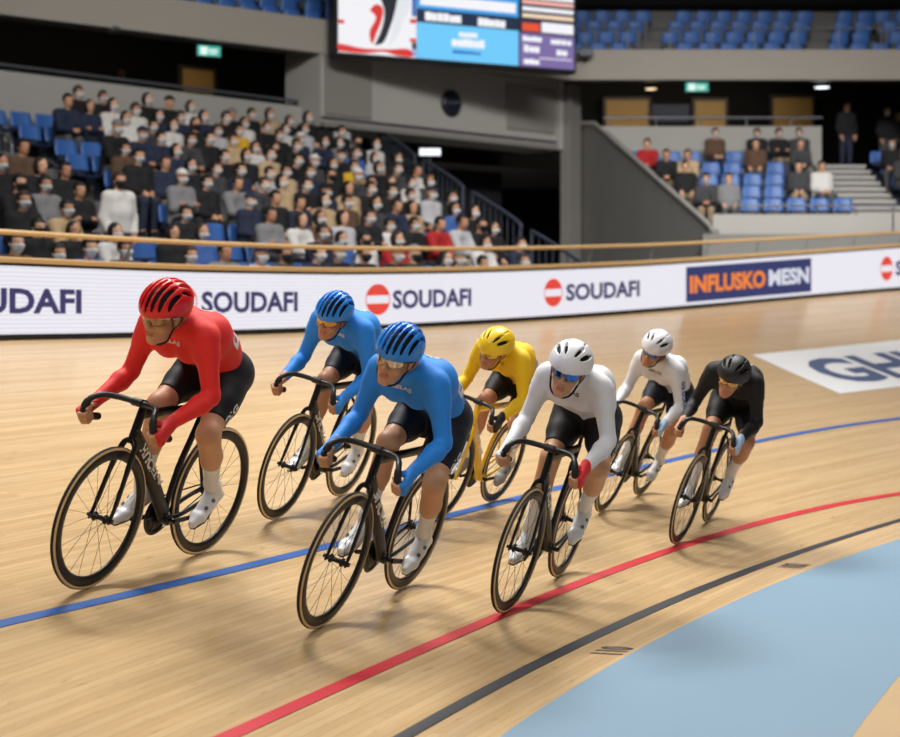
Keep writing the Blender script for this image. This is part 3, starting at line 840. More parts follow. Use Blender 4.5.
def surfnet(D, ax):
    D = D.copy()
    for k in range(3):
        sl = [slice(None)] * 3
        for e in (0, -1):
            sl[k] = e; D[tuple(sl)] = np.maximum(D[tuple(sl)], 1e-3)
    ins = D < 0
    n = np.zeros([q - 1 for q in D.shape], np.int8)
    for i in (0, 1):
        for j in (0, 1):
            for k in (0, 1):
                n += ins[i:D.shape[0] - 1 + i, j:D.shape[1] - 1 + j, k:D.shape[2] - 1 + k]
    act = (n > 0) & (n < 8)
    I, J, K = np.nonzero(act)
    idx = np.full(act.shape, -1, np.int32); idx[I, J, K] = np.arange(len(I))
    acc = np.zeros((len(I), 3)); cnt = np.zeros(len(I))
    C = [(i, j, k) for i in (0, 1) for j in (0, 1) for k in (0, 1)]
    for a in range(3):
        for c in C:
            if c[a]: continue
            e = list(c); e[a] = 1
            d0 = D[I + c[0], J + c[1], K + c[2]]; d1 = D[I + e[0], J + e[1], K + e[2]]
            m = (d0 < 0) != (d1 < 0)
            t = np.where(m, d0 / np.where(m, d0 - d1, 1), 0)
            p = np.stack([ax[0][I + c[0]], ax[1][J + c[1]], ax[2][K + c[2]]], 1).astype(float)
            q = np.stack([ax[0][I + e[0]], ax[1][J + e[1]], ax[2][K + e[2]]], 1)
            acc += np.where(m[:, None], p + (q - p) * t[:, None], 0); cnt += m
    V = acc / cnt[:, None]
    F = []
    for a in range(3):
        b, c = [(1, 2), (2, 0), (0, 1)][a]
        sl0 = [slice(None)] * 3; sl1 = [slice(None)] * 3
        sl0[a] = slice(0, -1); sl1[a] = slice(1, None)
        cr = ins[tuple(sl0)] != ins[tuple(sl1)]
        E_ = np.array(np.nonzero(cr)).T
        ok = (E_[:, b] > 0) & (E_[:, c] > 0) & (E_[:, b] < D.shape[b] - 1) & (E_[:, c] < D.shape[c] - 1)
        E_ = E_[ok]
        if not len(E_): continue
        q = []
        for db, dc in ((-1, -1), (0, -1), (0, 0), (-1, 0)):
            T = E_.copy(); T[:, b] += db; T[:, c] += dc
            q.append(idx[T[:, 0], T[:, 1], T[:, 2]])
        q = np.stack(q, 1)
        fl = ins[E_[:, 0], E_[:, 1], E_[:, 2]]
        q[~fl] = q[~fl][:, ::-1]
        F.append(q)
    F = np.concatenate(F) if F else np.zeros((0, 4), int)
    return V, F

def cap(a, b, r1, r2=None):
    a = np.array(a, float); b = np.array(b, float); r2 = r1 if r2 is None else r2; R = max(r1, r2)
    ba = b - a; L = ba @ ba + 1e-12
    def fn(X, Y, Z):
        px, py, pz = X - a[0], Y - a[1], Z - a[2]
        t = np.clip((px * ba[0] + py * ba[1] + pz * ba[2]) / L, 0, 1)
        return np.sqrt((px - t * ba[0]) ** 2 + (py - t * ba[1]) ** 2 + (pz - t * ba[2]) ** 2) - (r1 + (r2 - r1) * t)
    return np.minimum(a, b) - R, np.maximum(a, b) + R, fn
def ell(c, r, R=None):
    """ellipsoid; R is a 3x3 whose columns are its axes"""
    c = np.array(c, float); r = np.array(r, float); R = np.eye(3) if R is None else np.array(R)
    def fn(X, Y, Z):
        p = [X - c[0], Y - c[1], Z - c[2]]
        q = [sum(R[i, j] * p[i] for i in range(3)) for j in range(3)]
        k0 = np.sqrt(sum((q[i] / r[i]) ** 2 for i in range(3))); k1 = np.sqrt(sum((q[i] / r[i] ** 2) ** 2 for i in range(3)))
        return k0 * (k0 - 1) / np.maximum(k1, 1e-6)
    m = r.max(); return c - m, c + m, fn
def ar(a, b, h): return np.arange(a, b + h / 2, h)
def axis_parts(*segs):
    """(start, end, step) runs joined into one axis"""
    out = []
    for a, b, h in segs:
        n = max(1, int(round((b - a) / h))); out += list(np.linspace(a, b, n + 1)[:-1])
    out.append(segs[-1][1]); return np.array(out)

# ------------------------------------------------------------------ riders and bicycles
RW = .336; WB = .895; XR = -.340; XF = XR + WB; BX, BZ = .040, .252
def bike_frame(x, y, yaw, lean, sc):
    hx, hy = -math.sin(yaw), -math.cos(yaw)
    rx, ry = x - hx * WB * sc, y - hy * WB * sc
    F = np.array([x, y, zat(x, y)]); R = np.array([rx, ry, zat(rx, ry)])
    e1 = (F - R) / np.linalg.norm(F - R)
    up = np.array([0, 0, 1.]); up -= e1 * (up @ e1); up /= np.linalg.norm(up)
    left = np.cross(up, e1)
    e3 = up * math.cos(lean) + left * math.sin(lean); e2 = np.cross(e3, e1)
    O = R - e1 * XR * sc + np.array([0, 0, .004])
    return Matrix(((e1[0] * sc, e2[0] * sc, e3[0] * sc, O[0]), (e1[1] * sc, e2[1] * sc, e3[1] * sc, O[1]), (e1[2] * sc, e2[2] * sc, e3[2] * sc, O[2]), (0, 0, 0, 1)))

M_carbon = mat('carbon_black', (9, 9, 10), .38, spec=.35, coat=.08)
M_carbonm = mat('carbon_matt', (24, 24, 26), .45)
M_yframe = mat('frame_yellow', (244, 196, 20), .3, coat=.5)
M_tan = mat('tyre_tan', (226, 198, 152), .7)
M_tread = mat('tyre_tread', (30, 28, 27), .75)
M_spoke = mat('spoke_steel', (70, 70, 74), .35, metal=.6)
M_hub = mat('hub_black', (26, 26, 28), .35, metal=.4)
M_tape = mat('bar_tape', (22, 22, 24), .7)
M_chain = mat('chain_steel', (60, 58, 56), .35, metal=.8)
M_saddle = mat('saddle_black', (20, 20, 22), .5)
M_letter = mat('lettering_white', (226, 226, 222), .5)
M_letterb = mat('lettering_dark', (40, 40, 44), .5)
M_skin = mat('skin', (202, 152, 116), .5, spec=.4, noise=.04, nscale=30)
M_skin2 = mat('skin_tanned', (186, 132, 100), .5, spec=.4, noise=.04, nscale=30)
M_lip = mat('lips', (184, 112, 98), .5)
M_eyew = mat('eye_white', (225, 222, 215), .3)
M_hair = mat('hair_black', (22, 19, 18), .6)
M_strap = mat('strap_black', (18, 18, 20), .6)
M_liner = mat('helmet_liner', (14, 14, 16), .8)
M_sock = mat('sock_white', (232, 232, 230), .85, bump=.1, nscale=300)
M_shoe = mat('shoe_white', (226, 228, 230), .35)
M_shoegrey = mat('shoe_grey', (150, 150, 152), .4)
M_sole = mat('shoe_sole', (60, 60, 62), .5)
M_dial = mat('shoe_dial', (120, 122, 126), .35, metal=.5)

def steer_rot(a):
    ax = Vector((-.276, 0, .961)); c = Vector((.515, 0, .332))
    return Matrix.Translation(c) @ Matrix.Rotation(a, 4, ax) @ Matrix.Translation(-c)

def wheel(name, cx, root, front, steer=0.):
    C = (0, 0, 0)
    mb = MB(); mb.rev([(.273, 0), (.277, -.0085), (.292, -.0115), (.312, -.0115), (.320, -.009), (.320, .009), (.312, .0115), (.292, .0115), (.277, .0085)], C, 'y', 72)
    w = mb.build(name, M_carbon, root)
    mb = MB(); g = np.linspace(-2.0, 2.0, 9)
    mb.rev([(.3215 + .0, -.0095)] + [(.3235 + .0115 * math.cos(q), .0118 * math.sin(q)) for q in np.linspace(-1.9, -.62, 4)] + [(.3235 + .0115 * math.cos(q), .0118 * math.sin(q)) for q in np.linspace(.62, 1.9, 4)] + [(.3215, .0095)], C, 'y', 72)
    mb2 = MB(); mb2.rev([(.3235 + .0125 * math.cos(q), .0125 * math.sin(q)) for q in np.linspace(-.72, .72, 7)] + [(.328, 0)], C, 'y', 72)
    t = mb.build('tyre', M_tan, w); t['label'] = 'tan tyre sidewall'
    t2 = mb2.build('tread', M_tread, w)
    mb = MB(); n = 20
    for i in range(n):
        a = 2 * pi * i / n; b = a + (.42 if i % 4 < 2 else -.42); sd = 1 if i % 2 else -1; hw = .028
        mb.tube([(.021 * math.cos(b), sd * hw, .021 * math.sin(b)), (.276 * math.cos(a), sd * .002, .276 * math.sin(a))], (.0008, .0013), 5, cap=False)
    mb.build('spokes', M_spoke, w)
    mb = MB(); mb.rev([(.008, -.053), (.013, -.053), (.013, -.04), (.022, -.034), (.022, -.027), (.012, -.02), (.012, .02), (.022, .027), (.022, .034), (.013, .04), (.013, .053), (.008, .053)], C, 'y', 24)
    mb.build('hub', M_hub, w)
    if not front:
        mb = MB(); mb.rev([(.012, -.048), (.027, -.048), (.0285, -.045), (.027, -.042), (.012, -.042)], C, 'y', 28); mb.build('sprocket', M_chain, w)
    M = Matrix.Translation((cx, 0, RW))
    if front: M = steer_rot(steer) @ M
    w.matrix_local = M
    return w

def bar_path(sd):
    q = smoothpath([(.435, 0, .862), (.438, sd * .05, .864), (.462, sd * .105, .868), (.505, sd * .15, .868), (.548, sd * .178, .850), (.568, sd * .192, .815), (.556, sd * .2, .782), (.520, sd * .203, .760), (.475, sd * .204, .750), (.440, sd * .204, .746)], 5)
    q[:, 0] -= .018; q[:, 2] += .004; return q

GRIP = [np.array((.517, .2015, .772)), np.array((.517, -.2015, .772))]   # fists sit here

def make_bike(M, col, label, group, crank, steer, lettering):
    root = empty('bicycle', M); tag(root, label, 'bicycle', group)
    fm = M_yframe if col == 'yellow' else M_carbon
    # frame: one welded body, aero sections
    mb = MB()
    mb.tube([(.372, 0, .832), (.393, 0, .757), (.416, 0, .680)], [(.021, .019), (.024, .02), (.024, .02)], 14)
    mb.tube(smoothpath([(.402, 0, .712), (.30, 0, .60), (.165, 0, .425), (BX + .012, 0, BZ + .015)], 4), [(.041, .021)] * 13, 14)
    mb.tube([(.375, 0, .806), (.2, 0, .805), (-.145, 0, .795)], [(.023, .014)] * 3, 14)
    mb.tube(smoothpath([(BX, 0, BZ), (.032, 0, .36), (-.006, 0, .50), (-.078, 0, .65), (-.152, 0, .81)], 4), [(.016, .014)] * 8 + [(.022, .013)] * 9, 14)
    for s in (1, -1):
        mb.tube(smoothpath([(-.118, s * .012, .715), (-.16, s * .028, .66), (-.26, s * .045, .50), (XR, s * .052, RW)], 4), [(.011, .007)] * 13, 10)
        mb.tube(smoothpath([(BX - .008, s * .022, BZ), (-.05, s * .036, .27), (-.2, s * .046, .312), (XR, s * .052, RW)], 4), [(.014, .008)] * 13, 10)
        mb.box((XR, s * .053, RW), (.05, .008, .03), bevel=.003)
    mb.rev([(.0, -.036), (.026, -.036), (.03, -.03), (.03, .03), (.026, .036), (0, .036)], (BX, 0, BZ), 'y', 24, closed=False)
    fr = mb.build('frame', fm, root)
    if col == 'yellow': fr['label'] = 'bright yellow frame'
    # lettering runs down both faces of the down tube
    for sd in (1, -1):
        tv, tf = text_mesh(lettering, .064, bold=.0035)
        tv[:, 1] -= .022
        a = np.array((.35, 0, .655)); d = np.array((-.68, 0, -.733)); d /= np.linalg.norm(d); u = np.array((-d[2], 0, d[0])) * 1.0
        Lx = tv[:, 0].max()
        def mp(x, y):
            q = a + d * (x * .30 / Lx) + (u * y if sd > 0 else -u * y)
            yy = .0212 * math.sqrt(max(0., 1 - (y / .043) ** 2)) + .0012
            return (q[0], sd * yy, q[2])
        mapped('lettering', tv, tf, mp, M_letter, fr)
    tv, tf = text_mesh('X', .05, bold=.002)
    mapped('badge', tv, tf, lambda x, y: (.418 - .2 * y + (.0), (x - .018) * .8, .70 + y), M_letter, fr)
    fr.children[-1].matrix_local = Matrix.Translation((.012, 0, .01))
    # fork, turned with the wheel
    mb = MB()
    mb.tube([(.416, 0, .690), (.421, 0, .672)], [(.026, .022), (.024, .026)], 12)
    for s in (1, -1):
        mb.tube(smoothpath([(.419, s * .012, .690), (.432, s * .034, .664), (.47, s * .045, .57), (.525, s * .052, .41), (XF, s * .053, RW)], 4), [(.020, .010)] * 9 + [(.017, .008)] * 4 + [(.013, .007)] * 4, 12)
        mb.box((XF, s * .054, RW), (.03, .009, .034), bevel=.003)
        mb.tube([(XF, s * .058, RW), (XF, s * .070, RW)], .010, 8)
    fk = mb.build('fork', fm, root); fk.matrix_local = steer_rot(steer)
    wheel('front_wheel', XF, root, True, steer); wheel('rear_wheel', XR, root, False)
    # stem and bars
    mb = MB(); mb.tube([(.372, 0, .832), (.364, 0, .866)], .019, 12); mb.tube([(.360, 0, .856), (.39, 0, .864), (.416, 0, .866)], [(.018, .017), (.017, .015), (.018, .02)], 12)
    mb.tube([(.419, -.026, .867), (.419, .026, .867)], .0205, 12)
    for s in (1, -1): mb.tube([(.440, s * .016, .870), (.445, s * .016, .870)], .005, 6)
    mb.build('stem', M_carbonm, root)
    pl, pr_ = bar_path(1), bar_path(-1); full = np.vstack([pr_[::-1], pl[1:]])
    mb = MB(); mb.tube(full, .0145, 12, hint=(.2, .3, 1)); hb = mb.build('handlebar', M_carbonm, root)
    for path in (pl, pr_):
        mb = MB(); mb.tube(path[22:], .0178, 12, hint=(.2, .3, 1)); mb.build('bar_grip', M_tape, hb)
    # seat post and saddle
    mb = MB(); mb.tube([(-.140, 0, .775), (-.178, 0, .895)], [(.016, .010)] * 2, 12); mb.build('seatpost', M_carbonm, root)
    mb = MB(); xs = np.linspace(-.335, -.055, 12); V = []; n = 14
    for x in xs:
        q = (x + .335) / .28; hw = .068 * (1 - q) ** .9 * (1 if q > .08 else .86) + .019; th_ = .022
        for j in range(n):
            g = 2 * pi * j / n; yv = hw * math.cos(g); zv = th_ * math.sin(g)
            V.append((x, yv, .893 + zv - .25 * yv * yv / hw * (.6 if zv > 0 else 1.6) + .012 * (1 - q) ** 2))
    F = [(i * n + j, i * n + (j + 1) % n, (i + 1) * n + (j + 1) % n, (i + 1) * n + j) for i in range(11) for j in range(n)] + [tuple(range(n - 1, -1, -1)), tuple(11 * n + j for j in range(n))]
    mb.add(V, F, 0, True); mb.tube(smoothpath([(-.28, 0, .872), (-.22, 0, .862), (-.13, 0, .862), (-.08, 0, .876)], 3), .006, 6); mb.build('saddle', M_saddle, root)
    # cranks: right pedal angle from straight ahead, drive side on the rider's right
    cs = mb = MB(); mb.rev([(.012, -.0462), (.080, -.0462), (.080, -.0438), (.012, -.0438)], (BX, 0, BZ), 'y', 48); mb.rev([(.078, -.047), (.094, -.0475), (.0965, -.045), (.094, -.0425), (.078, -.043)], (BX, 0, BZ), 'y', 48)
    for k in range(5):
        g = crank + 2 * pi * k / 5; mb.tube([(BX, -.046, BZ), (BX + .085 * math.cos(g), -.045, BZ + .085 * math.sin(g))], (.011, .004), 6)
    mb.tube([(BX, -.07, BZ), (BX, .06, BZ)], .013, 12)
    ck_ = mb.build('crankset', M_hub, root)
    feet = {}
    for sd, ang in ((-1, crank), (1, crank + pi)):
        px, pz = BX + .165 * math.cos(ang), BZ + .165 * math.sin(ang)
        mb = MB(); mb.tube([(BX, sd * .062, BZ), (px, sd * .068, pz)], [(.015, .008), (.011, .007)], 10); mb.build('crank_arm', M_carbonm, ck_)
        mb = MB(); mb.tube([(px, sd * .07, pz), (px, sd * .125, pz)], .007, 8); mb.box((px, sd * .105, pz), (.07, .05, .014), bevel=.004); mb.build('pedal', M_hub, ck_)
        feet[sd] = (px, pz)
    # chain
    a = np.array((BX, -.045, BZ)); b = np.array((XR, -.045, RW)); pts = []
    th_ = math.atan2(b[2] - a[2], b[0] - a[0]); r1, r2 = .096, .0285; D_ = np.linalg.norm(b - a); al = math.acos((r1 - r2) / D_)
    for g in np.linspace(th_ + al, th_ + 2 * pi - al, 22): pts.append(a + r1 * np.array((math.cos(g), 0, math.sin(g))))
    for g in np.linspace(th_ - al, th_ + al, 9): pts.append(b + r2 * np.array((math.cos(g), 0, math.sin(g))))
    mb = MB(); mb.tube(pts, (.0045, .003), 6, closed=True); mb.build('chain', M_chain, root)
    return root, feet

def head_R(yaw, pitch, roll):
    return np.array((Matrix.Rotation(yaw, 3, 'Z') @ Matrix.Rotation(pitch, 3, 'Y') @ Matrix.Rotation(roll, 3, 'X')))

HELM = {}
def helmet_shape(kind):
    """mesh of the helmet in head axes (x face, y left, z up)"""
    if kind in HELM: return HELM[kind]
    h = .0038
    f = Field(ar(-.185, .15, h), ar(-.13, .13, h), ar(-.07, .19, h))
    f.D[:] = .08
    road = kind == 'road'
    f.put(ell((-.012, 0, .045), (.146, .106, .112)), .002)
    if not road: f.put(ell((-.055, 0, .04), (.115, .098, .092)), .02)
    f.put(ell((-.008, 0, .036), (.134, .095, .104)), .004, 'cut')
    # rim: higher at the brow, dips at the nape
    f.clip(lambda X, Y, Z: np.maximum((.012 - .035 * np.clip((.03 - X) / .12, 0, 1) + .012 * np.clip(np.abs(Y) / .1, 0, 1)) - Z, -1))
    def arc(phi, a0, a1, n=7):
        """points on the dome along a fore-aft arc; road vents keep their distance from the middle, aero ones follow side angles"""
        out = []
        for g in np.linspace(a0, a1, n):
            x, s = math.sin(g), math.cos(g)
            if road:
                q = math.sqrt(max(0., 1 - (phi / .0995) ** 2)); out.append((-.012 + .139 * q * x, phi, .044 + .1075 * q * s))
            else: out.append((-.012 + .139 * x, .0995 * s * math.sin(phi), .044 + .1075 * s * math.cos(phi)))
        return out
    def slot(phi, a0, a1, r, taper=.6, dphi=0.):
        p = [q for q in arc(phi, a0, a1)]
        if dphi:
            n = len(p); p = [arc(phi + dphi * i / (n - 1), a0 + (a1 - a0) * i / (n - 1), a0 + (a1 - a0) * i / (n - 1), 1)[0] for i in range(n)]
        for i in range(len(p) - 1):
            q0 = abs(i / (len(p) - 1) - .5) * 2; q1 = abs((i + 1) / (len(p) - 1) - .5) * 2
            f.put(cap(p[i], p[i + 1], r * (1 - taper * q0 ** 2), r * (1 - taper * q1 ** 2)), .004, 'cut')
    if road:
        for c, r in ((0, .0095), (.027, .0095), (-.027, .0095), (.054, .0105), (-.054, .0105), (.080, .0115), (-.080, .0115)):
            o = abs(c) / .08
            slot(c, .06, 1.56 - .22 * o, r * 1.08, .40); slot(c * .96, -1.05, -.10, r, .45)
    else:
        for s in (1, -1):
            slot(s * .44, .22, 1.0, .0085, .6, -s * .06)
            slot(s * .96, .06, .86, .0120, .6, -s * .14)
            slot(s * 1.06, -.95, -.3, .008)
            slot(s * .40, -.45, .18, .0055, .8)
    V, F = f.mesh()
    g = Field(ar(-.17, .14, .006), ar(-.12, .12, .006), ar(-.06, .17, .006)); g.D[:] = .08
    g.put(ell((-.010, 0, .036), (.130, .091, .100)), .002)
    if not road: g.put(ell((-.053, 0, .035), (.104, .084, .080)), .02)
    g.put(ell((-.005, 0, .026), (.118, .084, .092)), .002, 'cut')
    g.clip(lambda X, Y, Z: (.016 - .035 * np.clip((.03 - X) / .12, 0, 1) + .012 * np.clip(np.abs(Y) / .1, 0, 1)) - Z)
    HELM[kind] = (V, F) + g.mesh(); return HELM[kind]

def decal(name, txt, size, bold, o, xd, yd, trees, m, parent, width=None, curve=None):
    """lettering wrapped onto cloth: laid on a plane then pushed onto the surface"""
    tv, tf = (text_mesh(txt, size, bold) if isinstance(txt, str) else txt)
    if width: tv = tv.copy(); tv[:, 0] *= width / tv[:, 0].max()
    o = np.array(o, float); xd = np.array(xd, float); xd /= np.linalg.norm(xd); yd = np.array(yd, float); yd -= xd * (xd @ yd); yd /= np.linalg.norm(yd)
    n = np.cross(xd, yd); V = []
    for x, y in tv[:, :2]:
        q = o + xd * x + yd * y + n * .15
        hit = trees.ray_cast(Vector(q), Vector(-n), .4)
        if hit[0] is None:
            hit = trees.find_nearest(Vector(o + xd * x + yd * y))
        p = np.array(hit[0]) + np.array(hit[1]) * .0018
        V.append(p)
    me = bpy.data.meshes.new(name); me.from_pydata([tuple(v) for v in V], [], tf); me.materials.append(m); me.update()
    return link(name, me, parent)
def patch(w, h, n=10):
    V = np.array([(w * i / n, h * j / n, 0) for i in range(n + 1) for j in range(n + 1)]); V[:, 0] += 0
    F = [[i * (n + 1) + j, (i + 1) * (n + 1) + j, (i + 1) * (n + 1) + j + 1, i * (n + 1) + j + 1] for i in range(n) for j in range(n)]
    return V, F

def ik(hip, ank, L1, L2, bend):
    hip = np.array(hip); ank = np.array(ank); d = ank - hip; L = min(np.linalg.norm(d), L1 + L2 - .002); u = d / np.linalg.norm(d)
    a = (L1 ** 2 - L2 ** 2 + L ** 2) / (2 * L); h = math.sqrt(max(L1 ** 2 - a * a, 0))
    b = np.array(bend, float); b -= u * (b @ u); b /= np.linalg.norm(b)
    return hip + u * a + b * h

def make_rider(M, cfg, feet):
    root = empty('person', M); tag(root, cfg['label'], 'person')
    hy = cfg.get('hy', 0.); ty = hy * .55
    pr = []       # (prim, k, groups)
    def add(p, k, *g): pr.append((p, k, g))
    # ---- trunk
    T = 'torso'
    hipc = np.array((-.185, 0, .985)); 
    for s in (1, -1):
        add(cap((-.235, s * .062, .985), (-.15, s * .075, .975), .105, .100), .05, T)
        add(cap((-.17, s * .062, 1.015), (-.06, s * .058 + ty * .4, 1.120), .098, .090), .05, T)
        add(cap((-.06, s * .058 + ty * .4, 1.120), (.08, s * .070 + ty * .8, 1.195), .090, .098), .05, T)
        add(cap((.08, s * .070 + ty * .8, 1.195), (.205, s * .080 + ty, 1.212), .098, .080), .05, T)
        add(cap((.235, s * .05 + ty, 1.238), (.235, s * .135 + ty, 1.218), .055, .052), .05, T)
        add(cap((.20, s * .06 + ty, 1.135), (.10, s * .085 + ty, 1.125), .07, .06), .04, T)   # chest
    # ---- arms
    sh = {}; el = {}; wr = {}
    for s in (1, -1):
        sh[s] = np.array((.235, s * .158 + ty, 1.200)); G = GRIP[0 if s > 0 else 1]
        wr[s] = G + np.array((-.078, s * .012, .058))
        el[s] = ik(sh[s], wr[s], .272, .248, (-.86, .30, 0.) if s > 0 else (-.92, -.15, 0.))
        A = 'arm'
        add(cap(sh[s], sh[s] + (el[s] - sh[s]) * .28, .056, .049), .05, A)
        add(cap(sh[s] + (el[s] - sh[s]) * .2, el[s] + (sh[s] - el[s]) * .12, .048, .037), .03, A)
        add(cap(el[s], el[s] + (wr[s] - el[s]) * .3, .036, .039), .025, A)
        add(cap(el[s] + (wr[s] - el[s]) * .3, wr[s], .039, .026), .025, A)
    # ---- legs
    kn = {}; an = {}
    fpit = {1: math.radians(cfg.get('toeL', 33)), -1: math.radians(cfg.get('toeR', 21))}
    ff = {}; fu = {}; ball = {}
    for s in (1, -1):
        px, pz = feet[s]; p = fpit[s]
        f = np.array((math.cos(p), s * .04, -math.sin(p))); f /= np.linalg.norm(f); u = np.array((math.sin(p), 0, math.cos(p)))
        b = np.array((px, s * .108, pz)) + u * .034
        an[s] = b - f * .125 + u * .070; ff[s] = f; fu[s] = u; ball[s] = b
        hip = np.array((-.19, s * .092, .972))
        kn[s] = ik(hip, an[s], .392, .432, (1, .36 if s > 0 else .14, .2))
        add(cap(hip, hip + (kn[s] - hip) * .45, .098, .084), .045, 'thigh')
        add(cap(hip + (kn[s] - hip) * .3 + np.array((.0, 0, .012)), kn[s] + (hip - kn[s]) * .12, .082, .056), .035, 'thigh')
        add(ell(kn[s], (.054, .052, .056)), .03, 'knee')
        sk = an[s] - kn[s]; back = np.array((-.85, 0, -.25)); back -= sk * (back @ sk) / (sk @ sk); back /= np.linalg.norm(back)
        add(cap(kn[s], kn[s] + sk * .5, .050, .043), .03, 'shank')
        add(cap(kn[s] + sk * .14 + back * .016, kn[s] + sk * .42 + back * .022, .043, .044), .04, 'shank')
        add(cap(kn[s] + sk * .42 + back * .018, an[s] - sk * .06, .043, .033), .03, 'shank')
        add(cap(an[s] - sk * .08, an[s] - u * .01, .033, .031), .02, 'ankle')
        add(cap(an[s] - f * .03 - u * .03, b + f * .02 - u * .006, .027, .017), .025, 'foot')
    # ---- neck and head
    hc = np.array((.405, hy, 1.300 + cfg.get('hz', 0))); HR_ = head_R(cfg.get('yaw', 0), cfg.get('pitch', .26), cfg.get('roll', -.10))
    def hp(x, y, z): return hc + HR_ @ np.array((x, y, z))
    add(cap((.225, ty, 1.235), (.30, ty + (hy - ty) * .5, 1.275), .068, .060), .04, 'neck')
    add(cap((.29, ty + (hy - ty) * .5, 1.27), hp(-.03, 0, -.055), .059, .056), .03, 'neck')
    nb = len(pr)
    h = 'head'
    add(ell(hp(-.012, 0, .03), (.097, .077, .090), HR_), .02, h)
    add(ell(hp(.028, 0, -.036), (.066, .061, .090), HR_), .02, h)
    add(ell(hp(.036, 0, -.098), (.050, .045, .034), HR_), .02, h)
    add(cap(hp(.070, -.011, -.121), hp(.070, .011, -.121), .015), .018, h)
    for s in (1, -1):
        add(cap(hp(.076, s * .045, .014), hp(.088, s * .012, .014), .010), .012, h)
        add(ell(hp(.062, s * .046, -.034), (.022, .018, .018), HR_), .02, h)
        add(ell(hp(-.008, s * .077, -.022), (.019, .008, .031), HR_), .008, h)
        add(cap(hp(.100, s * .011, -.041), hp(.095, s * .013, -.042), .008), .006, h)
    add(cap(hp(.089, 0, .006), hp(.112, 0, -.036), .0075, .0115), .009, h)
    add(cap(hp(.089, -.019, -.076), hp(.089, .019, -.076), .0068), .005, h)
    add(cap(hp(.0868, -.015, -.087), hp(.0868, .015, -.087), .0078), .005, h)
    # ---- hands closed round the bars
    for s in (1, -1):
        G = GRIP[0 if s > 0 else 1]; a = np.array((.60, 0, .80)); d = np.array((.80, 0, -.60)); o = np.array((0, s, 0.))
        W = wr[s]
        H = 'hand'
        for q in (.024, .008, -.009, -.025):
            add(cap(W + a * q * .5 + o * .002, G + d * .012 + a * q + o * .026, .0165, .0120), .012, H)
        add(cap(W - d * .02, W + d * .012, .026, .024), .02, H)
        ln = {.027: 1.0, .009: 1.08, -.009: 1.02, -.026: .85}
        for q, l in ln.items():
            k1_ = G + d * .014 + a * q + o * .026
            p1 = G + d * (.014 + .024 * l) + a * q + o * .004
            p2 = G + d * (.016 + .012 * l) + a * q - o * .022
            p3 = G - d * .006 + a * q - o * (.026 * l)
            for A_, B_, ra, rb in ((k1_, p1, .0100, .0094), (p1, p2, .0094, .0088), (p2, p3, .0088, .0078)):
                add(cap(A_, B_, ra, rb), .0035, 'finger')
        t0_ = W + d * .028 - o * .014 + a * .012; t1_ = G - d * .022 - o * .022 + a * .040; t2_ = G + d * .010 - o * .026 + a * .046
        add(cap(t0_, t1_, .0135, .0105), .010, 'finger'); add(cap(t1_, t2_, .0100, .0085), .004, 'finger')
    # ---- mesh the body in one go on a grid that is finer at head and hands
    xs = axis_parts((-.42, .255, .0095), (.255, .62, .0052)); 
    ys = axis_parts((-.37, -.265, .0105), (-.265, -.15, .0048), (-.15, -.10, .008), (-.10, .185 if hy > .03 else .10, .0052), (.185 if hy > .03 else .10, .265, .0048), (.265, .40, .0105))
    zs = axis_parts((.13, .70, .0095), (.70, .86, .005), (.86, 1.21, .0095), (1.21, 1.46, .0052))
    f = Field(xs, ys, zs)
    for p, k, g in pr: f.put(p, k)
    for s in (1, -1): f.put(ell(hp(.098, s * .032, -.006), (.014, .017, .010), HR_), .008, 'cut')
    for s in (1, -1): f.put(ell(hp(.080, s * .032, -.005), (.012, .012, .012), HR_), .002)
    V, F = f.mesh()
    C = V[F].mean(1); L = (C - hc) @ HR_
    mi = np.zeros(len(F), int)
    lip = (L[:, 0] > .080) & (np.abs(L[:, 1]) < .021) & (L[:, 2] < -.070) & (L[:, 2] > -.093)
    mi[lip] = 1
    for s in (1, -1):
        e = np.linalg.norm(L - np.array((.086, s * .032, -.005)), axis=1) < .0105; mi[e] = 2
        e = np.linalg.norm(L - np.array((.0925, s * .032, -.005)), axis=1) < .006; mi[e] = 3
    skin = cfg.get('skin', M_skin)
    body = link('body', np_mesh('body', V, F, True, [skin, M_lip, M_eyew, M_hair], mi), root)
    def sub(groups, grow, lo, hi, step, clips, name, m, parent=root, kmul=1.):
        g = Field(ar(lo[0], hi[0], step), ar(lo[1], hi[1], step), ar(lo[2], hi[2], step))
        for p, k, gr in pr:
            if gr[0] in groups: g.put(p, k * kmul)
        g.D -= grow
        for c in clips: g.clip(c)
        V, F = g.mesh(); me = np_mesh(name, V, F, True, [m])
        ob = link(name, me, parent); return ob, BVHTree.FromPolygons([tuple(v) for v in V], [tuple(q) for q in F])
    def plane(c, n):
        c = np.array(c, float); n = np.array(n, float); n /= np.linalg.norm(n)
        return lambda X, Y, Z: (X - c[0]) * n[0] + (Y - c[1]) * n[1] + (Z - c[2]) * n[2]
    waist = np.array((-.13, 0, 1.06)); sdv = np.array((.80, 0, .60))
    # jersey: trunk above the waist and both sleeves, collar cut square to the neck
    jersey, jt = sub(('torso', 'arm', 'neck'), .006, (-.33, -.40, .74), (.52, .42, 1.36), .0085,
                 [plane(waist, -sdv), plane((.297, ty, 1.294), (.62, (hy - ty) * 2, .78))], 'jersey', cfg['jersey'])
    def legclip(tt):
        pl_ = {s: plane(np.array((-.19, s * .092, .972)) * (1 - tt) + kn[s] * tt, kn[s] - np.array((-.19, s * .092, .972))) for s in (1, -1)}
        return lambda X, Y, Z: np.where(Y > 0, pl_[1](X, Y, Z), pl_[-1](X, Y, Z))
